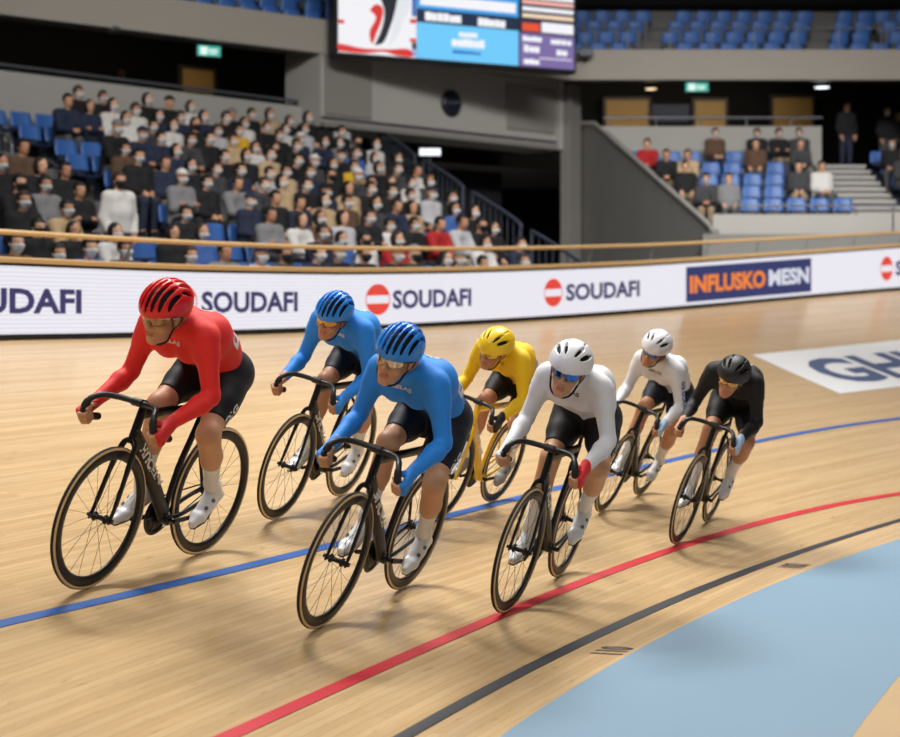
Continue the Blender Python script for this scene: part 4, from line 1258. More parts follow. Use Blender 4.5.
    shorts, st = sub(('torso', 'thigh'), .0045, (-.40, -.25, .60), (.36, .27, 1.25), .0085, [lambda X, Y, Z: np.minimum(plane(waist + sdv * .02, sdv)(X, Y, Z), plane((0, 0, 1.04), (.25, 0, 1))(X, Y, Z)), legclip(cfg.get('hem', .78))], 'shorts', cfg['shorts'])
    for s in (1, -1):
        sk = an[s] - kn[s]; c = kn[s] + sk * .56; lo = np.minimum(c, an[s]) - .09; hi = np.maximum(c, an[s]) + .09
        ob, _ = sub(('shank', 'ankle'), .003, lo, hi, .006, [plane(c, -sk), lambda X, Y, Z, s=s: -Y * s], 'sock', M_sock)
        # shoe
        f_, u_, b_ = ff[s], fu[s], ball[s]; g = Field(*[ar(min(an[s][i], b_[i]) - .13, max(an[s][i], b_[i]) + .13, .006) for i in range(3)])
        g.D[:] = .1
        side = np.array((0, 1., 0))
        for q in (-1, 1):
            g.put(cap(b_ - f_ * .155 - u_ * .004 + side * .008 * q, b_ - f_ * .07 - u_ * .004 + side * .010 * q, .028, .025), .02)
            g.put(cap(b_ - f_ * .07 - u_ * .002 + side * .010 * q, b_ + f_ * .02 - u_ * .004 + side * .017 * q, .026, .024), .02)
            g.put(cap(b_ + f_ * .02 - u_ * .004 + side * .016 * q, b_ + f_ * .072 - u_ * .006 + side * .006 * q, .022, .017), .02)
        g.put(cap(an[s] - u_ * .018 - f_ * .012, b_ - f_ * .04 + u_ * .012, .036, .028), .03)
        g.put(cap(an[s] - f_ * .014 + u_ * .006, an[s] - f_ * .012 - u_ * .03, .041, .036), .02)
        g.clip(plane(b_ - u_ * .024, -u_)); g.clip(plane(an[s] + u_ * .014 - f_ * .01, u_ + f_ * .25))
        V, F = g.mesh(); shm = M_shoegrey if cfg.get('greyshoe') else M_shoe
        so = link('shoe', np_mesh('shoe', V, F, True, [shm]), root); tr = BVHTree.FromPolygons([tuple(v) for v in V], [tuple(q) for q in F])
        mb = MB(); pts = [b_ + f_ * x - u_ * .026 for x in (-.185, -.10, -.04, .03, .085)]
        mb.tube(pts, [(.006, .022), (.006, .026), (.006, .034), (.006, .040), (.005, .016)], 12); mb.build('sole', M_sole, so)
        for q in (-.075, -.02):
            hit = tr.find_nearest(Vector(b_ + f_ * q + u_ * .03 + side * s * .03))
            mb = MB(); n_ = np.array(hit[1]); c_ = np.array(hit[0]); mb.tube([c_ - n_ * .002, c_ + n_ * .006], .010, 12, hint=tuple(f_)); mb.build('dial', M_dial, so)
    for s in (1, -1):
        gm = cfg['gloves'][0 if s > 0 else 1]
        if gm is None: continue
        G = GRIP[0 if s > 0 else 1]; lo = np.minimum(G, wr[s]) - .075; hi = np.maximum(G, wr[s]) + .075
        d = np.array((.80, 0, -.60)); a = np.array((.6, 0, .8)); o = np.array((0, s, 0.))
        sub(('hand', 'finger'), .003, lo, hi, .0045, [plane(G + d * .026 + o * .012, d * .75 - o * .6), plane(wr[s] - d * .035, -d), lambda X, Y, Z, s=s, G=G: (G[1] * s - .018) - Y * s], 'glove', gm)
    # hair below the helmet
    g = Field(*[ar(hc[i] - .14, hc[i] + .14, .0055) for i in range(3)]); g.D[:] = .1
    g.put(ell(hp(-.014, 0, .026), (.0985, .079, .088), HR_), .01)
    ax_ = HR_
    g.clip(plane(hp(.022, 0, .0), ax_ @ np.array((.9, 0, -.35)))); g.clip(plane(hp(0, 0, -.045), ax_ @ np.array((.25, 0, -1.))))
    V, F = g.mesh(); link('hair', np_mesh('hair', V, F, True, [M_hair]), root)
    # helmet
    hv, hf, lv, lf = helmet_shape(cfg['helmet'][0])
    hs_ = np.array((1.06, 1.09, 1.05)) if cfg['helmet'][0] == 'aero' else np.array((1.0, 1.02, 1.05))
    tf_ = lambda v: hc + (v * hs_) @ HR_.T
    hel = link('helmet', np_mesh('helmet', tf_(hv), hf, True, [cfg['helmet'][1]]), root)
    link('liner', np_mesh('liner', tf_(lv), lf, True, [M_liner]), hel)
    mb = MB()
    for s in (1, -1):
        mb.tube(smoothpath([hp(.055, s * .083, .035), hp(.035, s * .082, -.01), hp(.018, s * .0745, -.052)], 4), (.0055, .0022), 6, hint=(0, 1, 0))
        mb.tube(smoothpath([hp(-.035, s * .084, .02), hp(-.018, s * .088, -.02), hp(.018, s * .0745, -.052)], 4), (.0055, .0022), 6, hint=(0, 1, 0))
    mb.tube(smoothpath([hp(.018, .0745, -.052), hp(.03, .058, -.108), hp(.045, .03, -.134), hp(.05, 0, -.138), hp(.045, -.03, -.134), hp(.03, -.058, -.108), hp(.018, -.0745, -.052)], 4), (.0055, .0025), 6, hint=tuple(HR_[:, 0]))
    mb.build('chin_strap', M_strap, hel)
    # sunglasses: a wrapped shield lens with frame and temples
    n, m_ = 20, 6; V = []
    for i in range(n + 1):
        g_ = (i / n - .5) * 2; a_ = g_ * 1.08
        for j in range(m_ + 1):
            q = j / m_; top = .016; bot = -.030 + .012 * math.exp(-(g_ / .16) ** 2) + .016 * abs(g_) ** 3
            z = bot + (top - bot) * q; r = .079
            x = .030 + r * math.cos(a_) * .98 - .006 * (1 - q) + .004 * q; y = r * .98 * math.sin(a_)
            V.append(hp(x, y, z))
    F = [(i * (m_ + 1) + j, (i + 1) * (m_ + 1) + j, (i + 1) * (m_ + 1) + j + 1, i * (m_ + 1) + j + 1) for i in range(n) for j in range(m_)]
    Vo = np.array(V); Vi = np.array([hc + (v - hc) * .975 for v in V]); nn_ = len(Vo)
    F2 = F + [tuple(nn_ + q for q in reversed(k)) for k in F]
    rim_ = [i * (m_ + 1) + m_ for i in range(n + 1)]; rb_ = [i * (m_ + 1) for i in range(n + 1)]
    for r_ in (rim_, rb_):
        for i in range(n): F2.append((r_[i], r_[i + 1], r_[i + 1] + nn_, r_[i] + nn_))
    mb = MB(); mb.add(list(Vo) + list(Vi), F2, 0, True)
    gl = mb.build('sunglasses', cfg['lens'], root)
    mb = MB(); mb.tube([Vo[i] * 1.0 for i in rim_], .0028, 6, hint=tuple(HR_[:, 2]))
    for s in (1, -1):
        e = rim_[-1] if s > 0 else rim_[0]
        mb.tube([Vo[e], hp(.03, s * .081, .008), hp(-.012, s * .083, .0)], (.004, .002), 6)
    mb.build('glasses_frame', cfg.get('gframe', M_strap), gl)
    # ---- marks on the clothing
    lt = cfg.get('jersey_ink', M_letter)
    wt = np.array((-.165, .092, .965)); kd = kn[1] - wt; kd /= np.linalg.norm(kd)
    sl_ = decal('lettering', cfg.get('short_text', 'IDIG'), .052, .002, wt + kd * .245 + np.array((0, .1, -.035)), -kd, np.cross((0, 1, .15), -kd), st, cfg.get('short_ink', M_letter), shorts, width=.125)
    decal('lettering', cfg.get('chest_text', 'IIELAS'), .03, .001, (.30, -.055 + ty, 1.135), (0, 1, 0), (.4, 0, .85), jt, lt, jersey, width=.11)
    if cfg.get('badge'):
        o_ = np.array((-.085, .17, 1.075)); xd = (.75, -.10, -.25); yd = (.2, -.45, .8)
        o_ = np.array((-.105, .2, 1.055)); n_ = np.array((.30, .78, .52)); n_ /= np.linalg.norm(n_); yd = np.array((-.5, -.35, .7)); yd -= n_ * (yd @ n_); yd /= np.linalg.norm(yd); xd = np.cross(yd, n_); o_ = np.array((-.05, .145, 1.172)) - .036 * (xd + yd)
        pt = decal('race_number', patch(.072, .072), 1, 0, o_, xd, yd, jt, M_letter, jersey)
        pt['label'] = 'small square race badge'
        xdn = xd / np.linalg.norm(xd); ydn = yd - xdn * (xdn @ yd); ydn /= np.linalg.norm(ydn)
        jt2 = BVHTree.FromPolygons([tuple(np.array(v.co) + np.array((0, .0012, .0006))) for v in jersey.data.vertices], [tuple(p_.vertices) for p_ in jersey.data.polygons])
        decal('lettering', cfg['badge'][0], .045, .002, o_ + xdn * .020 + ydn * .020, xd, yd, jt2, cfg['badge'][1], pt, width=.032)
    bk = decal('lettering', cfg.get('back_text', '27'), .05, .003, (.06, .085 + ty, 1.32), (-.25, -.9, .0), (.9, 0, .4), jt, lt if not cfg.get('back_ink') else cfg['back_ink'], jersey, width=.09)
    if cfg.get('sleeve_text'):
        u = el[1] - sh[1]; u /= np.linalg.norm(u)
        decal('lettering', cfg['sleeve_text'][0], .05, .002, sh[1] + u * .05 + np.array((.03, .04, 0)), u, np.cross((.75, .65, .1), u), jt, cfg['sleeve_text'][1], jersey, width=.2)
    return root

def cloth(name, rgb): return mat(name, rgb, .62, spec=.35, sheen=.04, bump=.06, nscale=60)
def shell(name, rgb): return mat(name, rgb, .34, coat=.15)
def lens(name, rgb): return mat(name, rgb, .12, metal=.85)
J_red = cloth('jersey_red', (238, 46, 42)); J_blue = cloth('jersey_blue', (40, 140, 236)); J_yel = cloth('jersey_yellow', (244, 200, 28)); J_wht = cloth('jersey_white', (226, 227, 232)); J_blk = cloth('jersey_black', (17, 17, 19))
S_blk = cloth('shorts_black', (15, 15, 17)); S_nvy = cloth('shorts_navy', (17, 23, 38))
G_red = cloth('glove_red', (222, 44, 50)); G_blu = cloth('glove_blue', (46, 138, 230)); G_blk = cloth('glove_black', (26, 26, 28)); G_lb = cloth('glove_pale', (170, 196, 226)); G_wht = cloth('glove_white', (220, 222, 226))
I_blue = mat('ink_blue', (50, 84, 150), .6); I_red = mat('ink_red', (212, 42, 50), .6); I_grey = mat('ink_grey', (90, 92, 100), .6); I_pale = mat('ink_pale', (214, 216, 218), .6)
CFG = [
 ('red', (-1.7863, 7.1852, .4283, .2198, .0516, 1.0755), dict(hy=.045, helmet=('road', shell('helmet_red', (226, 28, 30))), jersey=J_red, shorts=S_blk, gloves=(G_red, G_red), lens=lens('lens_smoke', (150, 120, 96)), gframe=M_letter, badge=('B', I_red), yaw=-.06, crank=-.02,
   label='person in red jersey and red vented helmet, riding at the head of the group')),
 ('blue', (-1.0805, 9.0432, .383, .2608, -.0073, 1.0174), dict(helmet=('road', shell('helmet_blue', (32, 136, 230))), jersey=J_blue, shorts=S_nvy, gloves=(G_blu, None), lens=lens('lens_amber', (190, 150, 88)), crank=.0, hz=-.03, yaw=-.05, skin=M_skin2,
   label='person in blue jersey and blue vented helmet, the farther of the two blue riders')),
 ('blue', (-.6378, 7.121, .415, .2822, .0322, 1.039), dict(helmet=('road', shell('helmet_blue', (32, 136, 230))), jersey=J_blue, shorts=S_nvy, gloves=(G_blu, G_blu), lens=lens('lens_silver', (196, 190, 176)), badge=('7', I_blue), crank=.2, hz=.02, hy=-.025, pitch=.18, yaw=0.02, skin=M_skin,
   label='person in blue jersey and blue vented helmet, the nearer of the two blue riders')),
 ('yellow', (-.0903, 9.595, .4795, .3103, -.0611, .9415), dict(helmet=('aero', shell('helmet_yellow', (246, 206, 28))), jersey=J_yel, shorts=S_blk, gloves=(G_blk, G_blk), lens=lens('lens_yellow', (200, 180, 90)), badge=('C', I_blue), crank=.0, hz=-.05, skin=M_skin2, greyshoe=True, jersey_ink=mat('ink_gold', (190, 140, 20), .6),
   label='person in a yellow jersey and smooth yellow helmet riding the yellow bicycle')),
 ('white', (.3, 7.8248, .3846, .2366, -.0624, 1.0315), dict(helmet=('aero', shell('helmet_white', (232, 232, 236))), jersey=J_wht, shorts=S_blk, gloves=(G_red, G_wht), lens=lens('lens_blue', (66, 112, 186)), gframe=I_blue, crank=-.42, hz=-.012, pitch=.12, yaw=.14, jersey_ink=I_grey, back_ink=I_red, back_text='R', skin=M_skin,
   label='person in white jersey and white helmet, the nearer white rider, on the red line')),
 ('white', (1.0938, 10.5149, .4695, .3513, .0396, .9088), dict(hy=-.07, helmet=('aero', shell('helmet_white', (232, 232, 236))), jersey=J_wht, shorts=S_nvy, gloves=(G_lb, G_wht), lens=lens('lens_blue', (66, 112, 186)), crank=.0, hz=.04, yaw=.02, jersey_ink=I_grey, sleeve_text=('GB ODO', I_blue), skin=M_skin2,
   label='person in white jersey with blue sleeve lettering, white helmet, the farther white rider')),
 ('black', (1.5355, 9.8869, .4168, .2797, -.0875, .9584), dict(helmet=('aero', mat('helmet_black', (26, 26, 28), .5)), jersey=J_blk, shorts=S_blk, gloves=(G_lb, None), lens=lens('lens_gold', (206, 170, 110)), crank=-.3, hz=-.075, hy=.03, yaw=.02, badge=('S', I_grey), skin=M_skin2,
   label='person in an all black jersey, shorts and black helmet riding at the far right')),
]
BLAB = ['black track bicycle with tan tyres under the red rider', 'black track bicycle with tan tyres under the rear blue rider, behind the red rider', 'black track bicycle with tan tyres under the nearer blue rider',
        'yellow framed track bicycle under the yellow rider', 'black track bicycle with tan tyres under the white rider on the red line', 'black track bicycle under the rearmost white rider', 'black track bicycle under the black clad rider']
for i, (col, (x, y, yaw, lean, steer, sc), cfg) in enumerate(CFG):
    M = bike_frame(x, y, yaw, lean, sc)
    cfg['roll'] = cfg.get('roll', -lean * .45)
    bike, feet = make_bike(M, col, BLAB[i], 'track bicycles' , cfg['crank'], steer * .5, ('HUCETIA', 'DUCETO', 'BUCETI', 'COLTRE', 'UCETTI', 'MUCETO', 'HUCETO')[i])
    make_rider(M, cfg, feet)
# ------------------------------------------------------------------ seats and spectators
def copy_tree(o):
    c = o.copy(); COL.objects.link(c)
    for ch in o.children:
        k = ch.copy(); COL.objects.link(k); k.parent = c
        for g in ch.children:
            q = g.copy(); COL.objects.link(q); q.parent = k
    return c
def make_seat():
    r = empty('stadium_seat')
    mb = MB(); V = []; F = []; n = 6
    prof = [(.20, .425), (.17, .445), (.0, .43), (-.13, .425), (-.17, .44)]
    for x, z in prof:
        for j in range(n + 1):
            y = (j / n - .5) * .44; V.append((x, y, z + .03 * (abs(y) / .22) ** 3))
    m = len(V); V += [(x, y, z - .03) for x, y, z in V]
    for i in range(len(prof) - 1):
        for j in range(n):
            a = i * (n + 1) + j; F.append((a, a + 1, a + n + 2, a + n + 1)); F.append((a + m, a + n + 1 + m, a + n + 2 + m, a + 1 + m))
    for i in range(len(prof) - 1):
        a = i * (n + 1); b = a + n; F.append((a, a + n + 1, a + n + 1 + m, a + m)); F.append((b, b + m, b + n + 1 + m, b + n + 1))
    for j in range(n): F.append((j, j + m, j + 1 + m, j + 1)); q = (len(prof) - 1) * (n + 1) + j; F.append((q, q + 1, q + 1 + m, q + m))
    mb.add(V, F, 0, True); mb.build('seat', M_pan_shade, r)
    mb = MB(); V = []; F = []
    prof = [(-.188, .535), (-.195, .56), (-.215, .66), (-.235, .78), (-.24, .815)]
    for i, (x, z) in enumerate(prof):
        hw = (.21, .215, .215, .20, .165)[i]
        for j in range(n + 1):
            y = (j / n - .5) * 2 * hw; V.append((x + .035 * (abs(y) / .22) ** 2, y, z))
    m = len(V); V += [(x - .022, y, z) for x, y, z in V]
    for i in range(len(prof) - 1):
        for j in range(n):
            a = i * (n + 1) + j; F.append((a, a + 1, a + n + 2, a + n + 1)); F.append((a + m, a + n + 1 + m, a + n + 2 + m, a + 1 + m))
        a = i * (n + 1); b = a + n; F.append((a, a + n + 1, a + n + 1 + m, a + m)); F.append((b, b + m, b + n + 1 + m, b + n + 1))
    for j in range(n): F.append((j, j + m, j + 1 + m, j + 1)); q = (len(prof) - 1) * (n + 1) + j; F.append((q, q + 1, q + 1 + m, q + m))
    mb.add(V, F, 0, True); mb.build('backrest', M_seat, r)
    mb = MB(); mb.box((-.19, 0, .28), (.05, .30, .56), bevel=.008); mb.box((-.02, 0, .405), (.28, .05, .03)); mb.build('bracket', M_seatdark, r)
    return r
seat0 = make_seat(); seat_used = [False]
ORD = ['first', 'second', 'third', 'fourth', 'fifth', 'sixth', 'seventh', 'eighth', 'ninth', 'tenth', 'eleventh', 'twelfth', 'thirteenth', 'fourteenth', 'fifteenth', 'sixteenth', 'seventeenth', 'eighteenth', 'nineteenth', 'twentieth',
       'twenty-first', 'twenty-second', 'twenty-third', 'twenty-fourth', 'twenty-fifth', 'twenty-sixth', 'twenty-seventh', 'twenty-eighth', 'twenty-ninth', 'thirtieth', 'thirty-first', 'thirty-second']
def place_seat(loc, rz, label, group):
    s = seat0 if not seat_used[0] else copy_tree(seat0)
    seat_used[0] = True
    s.location = loc; s.rotation_euler = (0, 0, rz); tag(s, label, 'seat', group); return s
def px_of(p): return 450 + FPX * p[0] / p[1], YH - FPX * (p[2] - ZC) / p[1]
def seen(p, m=25):
    if p[1] < 2: return False
    x, y = px_of(p); return -m < x < 900 + m and -m < y < 300

# ---- spectator bodies
def spectator_parts(pose):
    pr = []
    def add(p, k, g): pr.append((p, k, g))
    stand = pose == 'stand'
    hz = .92 if stand else .53; lean = {'upright': 0., 'forward': .22, 'relaxed': -.05, 'stand': .03, 'arms_crossed': .05}[pose]
    up = np.array((lean, 0, math.sqrt(1 - lean ** 2)))
    H = np.array((0., 0, hz)); N_ = H + up * .52; Hd = N_ + np.array((.03 + lean * .15, 0, .175))
    for s in (1, -1):
        add(cap(H + (0, s * .07, 0), H + up * .25 + (0, s * .06, 0), .125, .12), .05, 't')
        add(cap(H + up * .25 + (0, s * .07, 0), H + up * .42 + (0, s * .09, 0), .12, .10), .05, 't')
        sh = N_ + np.array((0, s * .165, -.055)); add(cap(N_ + np.array((0, s * .04, -.03)), sh, .066, .064), .05, 't')
        if pose == 'upright': e = sh + np.array((.02, s * .02, -.28)); w = np.array((.26, s * .08, hz + .13))
        elif pose == 'forward': e = sh + np.array((.14, s * .015, -.25)); w = np.array((.42, s * .06, hz + .16))
        elif pose == 'relaxed': e = sh + np.array((.02, s * .03, -.27)); w = np.array((.30, s * .13, hz + .12))
        elif pose == 'arms_crossed': e = sh + np.array((.08, s * .02, -.26)); w = H + np.array((.22, -s * .06, .26))
        else: e = sh + np.array((-.01, s * .06, -.29)); w = sh + np.array((.10, s * .02, -.52))
        add(cap(sh, e, .066, .055), .03, 'a'); add(cap(e, w, .055, .042), .03, 'a')
        u = (w - e) / np.linalg.norm(w - e)
        add(cap(w, w + u * .06, .034, .036), .02, 'h'); add(cap(w + u * .06, w + u * .12 + (0, -s * .01, -.015), .032, .022), .02, 'h')
        if stand:
            add(cap(H + (0, s * .09, -.02), (.0, s * .10, .50), .10, .068), .04, 'l'); add(cap((.0, s * .10, .50), (-.02, s * .10, .09), .068, .05), .04, 'l'); ft = np.array((-.02, s * .10, .05))
        else:
            add(cap(H + (0, s * .09, 0), (.36, s * .10, hz), .10, .070), .04, 'l'); add(cap((.36, s * .10, hz), (.31, s * .10, .10), .070, .05), .04, 'l'); ft = np.array((.30, s * .10, .05))
        add(cap(ft, ft + (.12, s * .01, -.008), .046, .038), .02, 's')
    add(cap(N_ - up * .03, Hd + (-.01, 0, -.06), .058, .055), .03, 'n')
    add(ell(Hd + (-.01, 0, .03), (.098, .078, .092)), .02, 'f'); add(ell(Hd + (.025, 0, -.04), (.068, .062, .085)), .02, 'f')
    add(cap(Hd + (.09, 0, .0), Hd + (.112, 0, -.03), .008, .014), .01, 'f')
    for s in (1, -1):
        add(ell(Hd + (-.005, s * .078, -.02), (.02, .01, .032)), .01, 'f'); add(cap(Hd + (.075, s * .045, .018), Hd + (.088, s * .014, .018), .01), .01, 'f')
    lo = np.array((-.24, -.36, 0.)); hi = np.array((.66, .36, Hd[2] + .16))
    def gen(groups, grow, step, clips=(), lo=lo, hi=hi, zf=None):
        xs, ys = ar(lo[0], hi[0], step), ar(lo[1], hi[1], step)
        zs = ar(lo[2], hi[2], step)
        f = Field(xs, ys, zs)
        for p, k, g in pr:
            if g in groups: f.put(p, k)
        f.D -= grow
        for c in clips: f.clip(c)
        return f.mesh()
    P_ = {}
    f = Field(axis_parts((-.24, -.12, .02), (-.12, .2, .012), (.2, .66, .02)), axis_parts((-.36, -.12, .02), (-.12, .12, .012), (.12, .36, .02)), axis_parts((0, Hd[2] - .14, .02), (Hd[2] - .14, Hd[2] + .15, .011)))
    for p, k, g in pr: f.put(p, k)
    P_['body'] = f.mesh()
    P_['jacket'] = gen('ta', .018, .02, [lambda X, Y, Z: (hz - .04) - Z, lambda X, Y, Z: (Z - (N_[2] + .04))], lo=np.array((-.24, -.38, hz - .1)), hi=np.array((.60, .38, N_[2] + .1)))
    P_['trousers'] = gen('lt', .006, .022, [lambda X, Y, Z: Z - (hz + .10), lambda X, Y, Z: .09 - Z], hi=np.array((.6, .34, hz + .2)))
    P_['shoes'] = gen('s', .008, .016, [lambda X, Y, Z: .012 - Z], lo=np.array((-.1, -.2, 0)), hi=np.array((.65, .2, .13)))
    hl, hh = Hd - .15, Hd + .16
    def head(fn, clips, step=.011):
        g = Field(*[ar(hl[i], hh[i], step) for i in range(3)]); g.D[:] = .1; g.put(fn, .01)
        for c in clips: g.clip(c)
        return g.mesh()
    P_['hair'] = head(ell(Hd + (-.014, 0, .028), (.108, .09, .104)), [lambda X, Y, Z: np.minimum((X - Hd[0] - .035) , (Hd[2] + .052) - Z) * 1., lambda X, Y, Z: (Hd[2] - .055) - Z])
    P_['long_hair'] = head(ell(Hd + (-.02, 0, -.005), (.112, .098, .14)), [lambda X, Y, Z: np.minimum((X - Hd[0] - .03), (Hd[2] + .05) - Z), lambda X, Y, Z: (Hd[2] - .13) - Z])
    P_['cap'] = head(ell(Hd + (-.008, 0, .04), (.112, .092, .098)), [lambda X, Y, Z: (Hd[2] + .045) - Z])
    g = Field(*[ar(hl[i], hh[i] + (.1 if i == 0 else 0), .011) for i in range(3)]); g.D[:] = .1
    for s in (1, -1): g.put(cap(Hd + (.09, s * .03, .052), Hd + (.165, s * .03, .044), .014, .011), .02)
    P_['brim'] = g.mesh()
    g = Field(*[ar(hl[i], hh[i], .010) for i in range(3)]); g.D[:] = .1
    for p, k, gr in pr:
        if gr == 'f': g.put(p, k)
    g.put(cap(Hd + (.075, 0, -.04), Hd + (.1, 0, -.045), .03), .03)
    g.D -= .007; g.clip(lambda X, Y, Z: Hd[0] + .018 - X); g.clip(lambda X, Y, Z: Z - (Hd[2] - .012)); g.clip(lambda X, Y, Z: Hd[2] - .125 - Z)
    P_['mask'] = g.mesh()
    return P_
POSES = ['upright', 'forward', 'relaxed', 'arms_crossed', 'stand']
M_tr = [mat('trousers_black', (26, 27, 30), .8), mat('trousers_navy', (38, 46, 66), .8), mat('trousers_grey', (84, 84, 86), .8), mat('trousers_beige', (150, 132, 106), .8)]
M_shk = mat('spectator_shoes', (40, 40, 42), .6)
M_mw = mat('mask_white', (205, 204, 203), .8); M_mb = mat('mask_black', (28, 28, 30), .8)
M_cskin = [mat('crowd_skin_%d' % i, c, .55) for i, c in enumerate(((200, 150, 118), (186, 134, 104), (214, 166, 136)))]
M_chair_ = [mat('crowd_hair_black', (20, 17, 16), .6), mat('crowd_hair_brown', (52, 36, 27), .6)]
COLS = {'black': (24, 24, 27), 'navy': (34, 42, 66), 'white': (214, 212, 208), 'grey': (128, 128, 130), 'beige': (190, 164, 128), 'yellow': (216, 170, 40), 'red': (172, 32, 36), 'blue': (62, 98, 164), 'brown': (92, 68, 52), 'pale grey': (186, 186, 190), 'dark grey': (62, 62, 66), 'dark green': (44, 58, 48)}
M_top = {k: mat('jacket_' + k.replace(' ', '_'), c, .85, bump=.15, nscale=25) for k, c in COLS.items()}
PROTO = {}
for pz_ in POSES:
    P_ = spectator_parts(pz_)
    PROTO[pz_] = {k: np_mesh('spectator_' + k, v[0], v[1], True, [M_strap]) for k, v in P_.items()}
def spectator(loc, rz, pose, top, mask, hairk, hatcol, sc=1., seed=0):
    r = random.Random(seed); me = PROTO[pose]
    root = empty('person'); root.location = loc; root.rotation_euler = (0, 0, rz); root.scale = (sc, sc, sc)
    def part(k, m, name=None):
        o = bpy.data.objects.new(name or k, me[k]); COL.objects.link(o); o.parent = root
        o.material_slots[0].link = 'OBJECT'; o.material_slots[0].material = m; return o
    part('body', r.choice(M_cskin)); part('jacket', M_top[top]); part('trousers', r.choice(M_tr)); part('shoes', M_shk)
    if mask: part('mask', M_mw if mask == 'white' else M_mb)
    if hatcol:
        c = part('cap', M_top[hatcol]); b = part('brim', M_top[hatcol], 'cap_brim'); b.parent = c
    part('long_hair' if hairk == 'long' else 'hair', r.choice(M_chair_ if r.random() < .3 else M_chair_[:1]), 'hair') if not hatcol else None
    return root

RZ_L = math.atan2(-VY, -VX)
row_names = ['front', 'second', 'third', 'fourth', 'fifth', 'sixth', 'seventh', 'eighth', 'ninth', 'tenth', 'back']
PITCH = .5
crowd = []          # (row, t, px, py, loc)
taken = set()
# wanted colours at places seen in the photo: (px, py of the chest, colour, pose, mask, scale)
WANT = [(122, 208, 'white', 'stand', 'black'), (95, 118, 'black', 'arms_crossed', 'white'), (77, 110, 'black', 'upright', 'white'), (108, 130, 'white', 'upright', 'white'), (131, 134, 'white', 'relaxed', 'white'), (233, 150, 'yellow', 'upright', 'white'),
        (354, 186, 'yellow', 'upright', 'white'), (276, 202, 'beige', 'upright', 'white'), (314, 232, 'beige', 'upright', 'white'), (252, 228, 'navy', 'upright', 'white'), (222, 200, 'grey', 'forward', None), (380, 178, 'pale grey', 'upright', 'white'), (404, 178, 'white', 'forward', None),
        (423, 218, 'pale grey', 'upright', 'white'), (180, 145, 'white', 'upright', 'white'), (198, 118, 'white', 'upright', 'white'), (152, 118, 'black', 'upright', 'white'), (232, 120, 'black', 'upright', None), (40, 168, 'brown', 'upright', None), (48, 140, 'navy', 'forward', None), (170, 232, 'black', 'upright', 'white'),
        (30, 190, 'black', 'forward', None), (60, 200, 'black', 'upright', None), (55, 222, 'beige', 'forward', 'white'), (290, 190, 'beige', 'relaxed', 'white'), (282, 236, 'white', 'forward', None), (375, 262, 'red', 'forward', 'white'), (135, 175, 'black', 'upright', 'white'), (168, 176, 'navy', 'upright', 'white'), (340, 220, 'brown', 'upright', 'white'), (358, 214, 'black', 'upright', 'white'), (388, 250, 'white', 'relaxed', 'white'),
        (310, 115, 'black', 'upright', 'white'), (182, 110, 'black', 'upright', None), (260, 120, 'black', 'upright', 'white'), (345, 158, 'grey', 'upright', 'white')]
pool_c = ['black'] * 50 + ['navy'] * 15 + ['dark grey'] * 9 + ['white'] * 7 + ['pale grey'] * 5 + ['grey'] * 5 + ['beige'] * 6 + ['brown'] * 4 + ['blue'] * 4 + ['dark green'] * 2 + ['red'] * 1
cand = []
for k in range(ROWS):
    v = row_v(k) + .40; z = row_z(k); te = t_end(v) - 1.15
    n = int((te + 1) / PITCH)
    for i in range(n + 6):
        t = te - i * PITCH
        if t < -1.5: break
        if k >= 3 and AISLE[0] - .25 < t < AISLE[1] + .25: continue
        p = np.array(LS(t, v, z)); 
        if seen(p + np.array((0, 0, .7)), 8): cand.append((k, i, t, p))
# who sits where
assign = {}
for (wx, wy, c, pose, m) in WANT:
    best = None
    for q in cand:
        if (q[0], q[1]) in assign: continue
        h = 1.25 if pose == 'stand' else .85
        a, b = px_of(q[3] + np.array((0, 0, h)))
        d = math.hypot(a - wx, b - wy)
        if best is None or d < best[0]: best = (d, q)
    if best and best[0] < 30: assign[(best[1][0], best[1][1])] = (c, pose, m)
def density(x, y):
    if 130 < x < 265 and 205 < y < 265: return .35
    if x < 140 and y < 122: return .0
    if x < 85 and y < 165: return .10          # nearly empty seats at the upper left
    if x < 85: return .72
    if 85 < x < 200 and 160 < y < 232: return .36
    if x > 480 and y > 225: return .45
    return .84
people = []
for (k, i, t, p) in cand:
    key = (k, i); a, b = px_of(p + np.array((0, 0, .9)))
    r = random.Random(k * 100 + i)
    if key in assign: c, pose, m = assign[key]
    elif r.random() < density(a, b):
        c = r.choice(pool_c); pose = r.choices(POSES, (5, 3, 3, 3, 0))[0]; m = r.choices(['white', 'black', None], (7, 1, 2))[0]
    else: c = None
    place_seat(tuple(p), RZ_L, None, 'blue seats of the left stand')['tmp'] = k
    if c: people.append((k, t, p, c, pose, m, r.choice(['short', 'short', 'long']), r.choice(['black', 'white', 'navy', 'grey']) if r.random() < .12 else None, r.uniform(.94, 1.04), k * 100 + i))
seats_l = [o for o in COL.objects if o.name.startswith('stadium_seat') and o.get('group') == 'blue seats of the left stand']
byrow = {}
for o in seats_l: byrow.setdefault(o['tmp'], []).append(o)
for k, L_ in byrow.items():
    L_.sort(key=lambda o: (np.array(o.location[:2]) @ np.array((UX, UY))))
    for j, o in enumerate(L_):
        del o['tmp']
        o['label'] = 'blue plastic seat, %s from the left in the %s row of the left stand' % (ORD[j], row_names[k])
def describe(c, m, hat, pose, hair):
    s = ('standing person' if pose == 'stand' else 'person') + ' in ' + c
    x = []
    if hat: x.append(hat + ' cap')
    if m: x.append(m + ' mask')
    return s + (', ' + ' and '.join(x) if x else '')
people.sort(key=lambda q: (q[0], q[1]))
cnt = {}
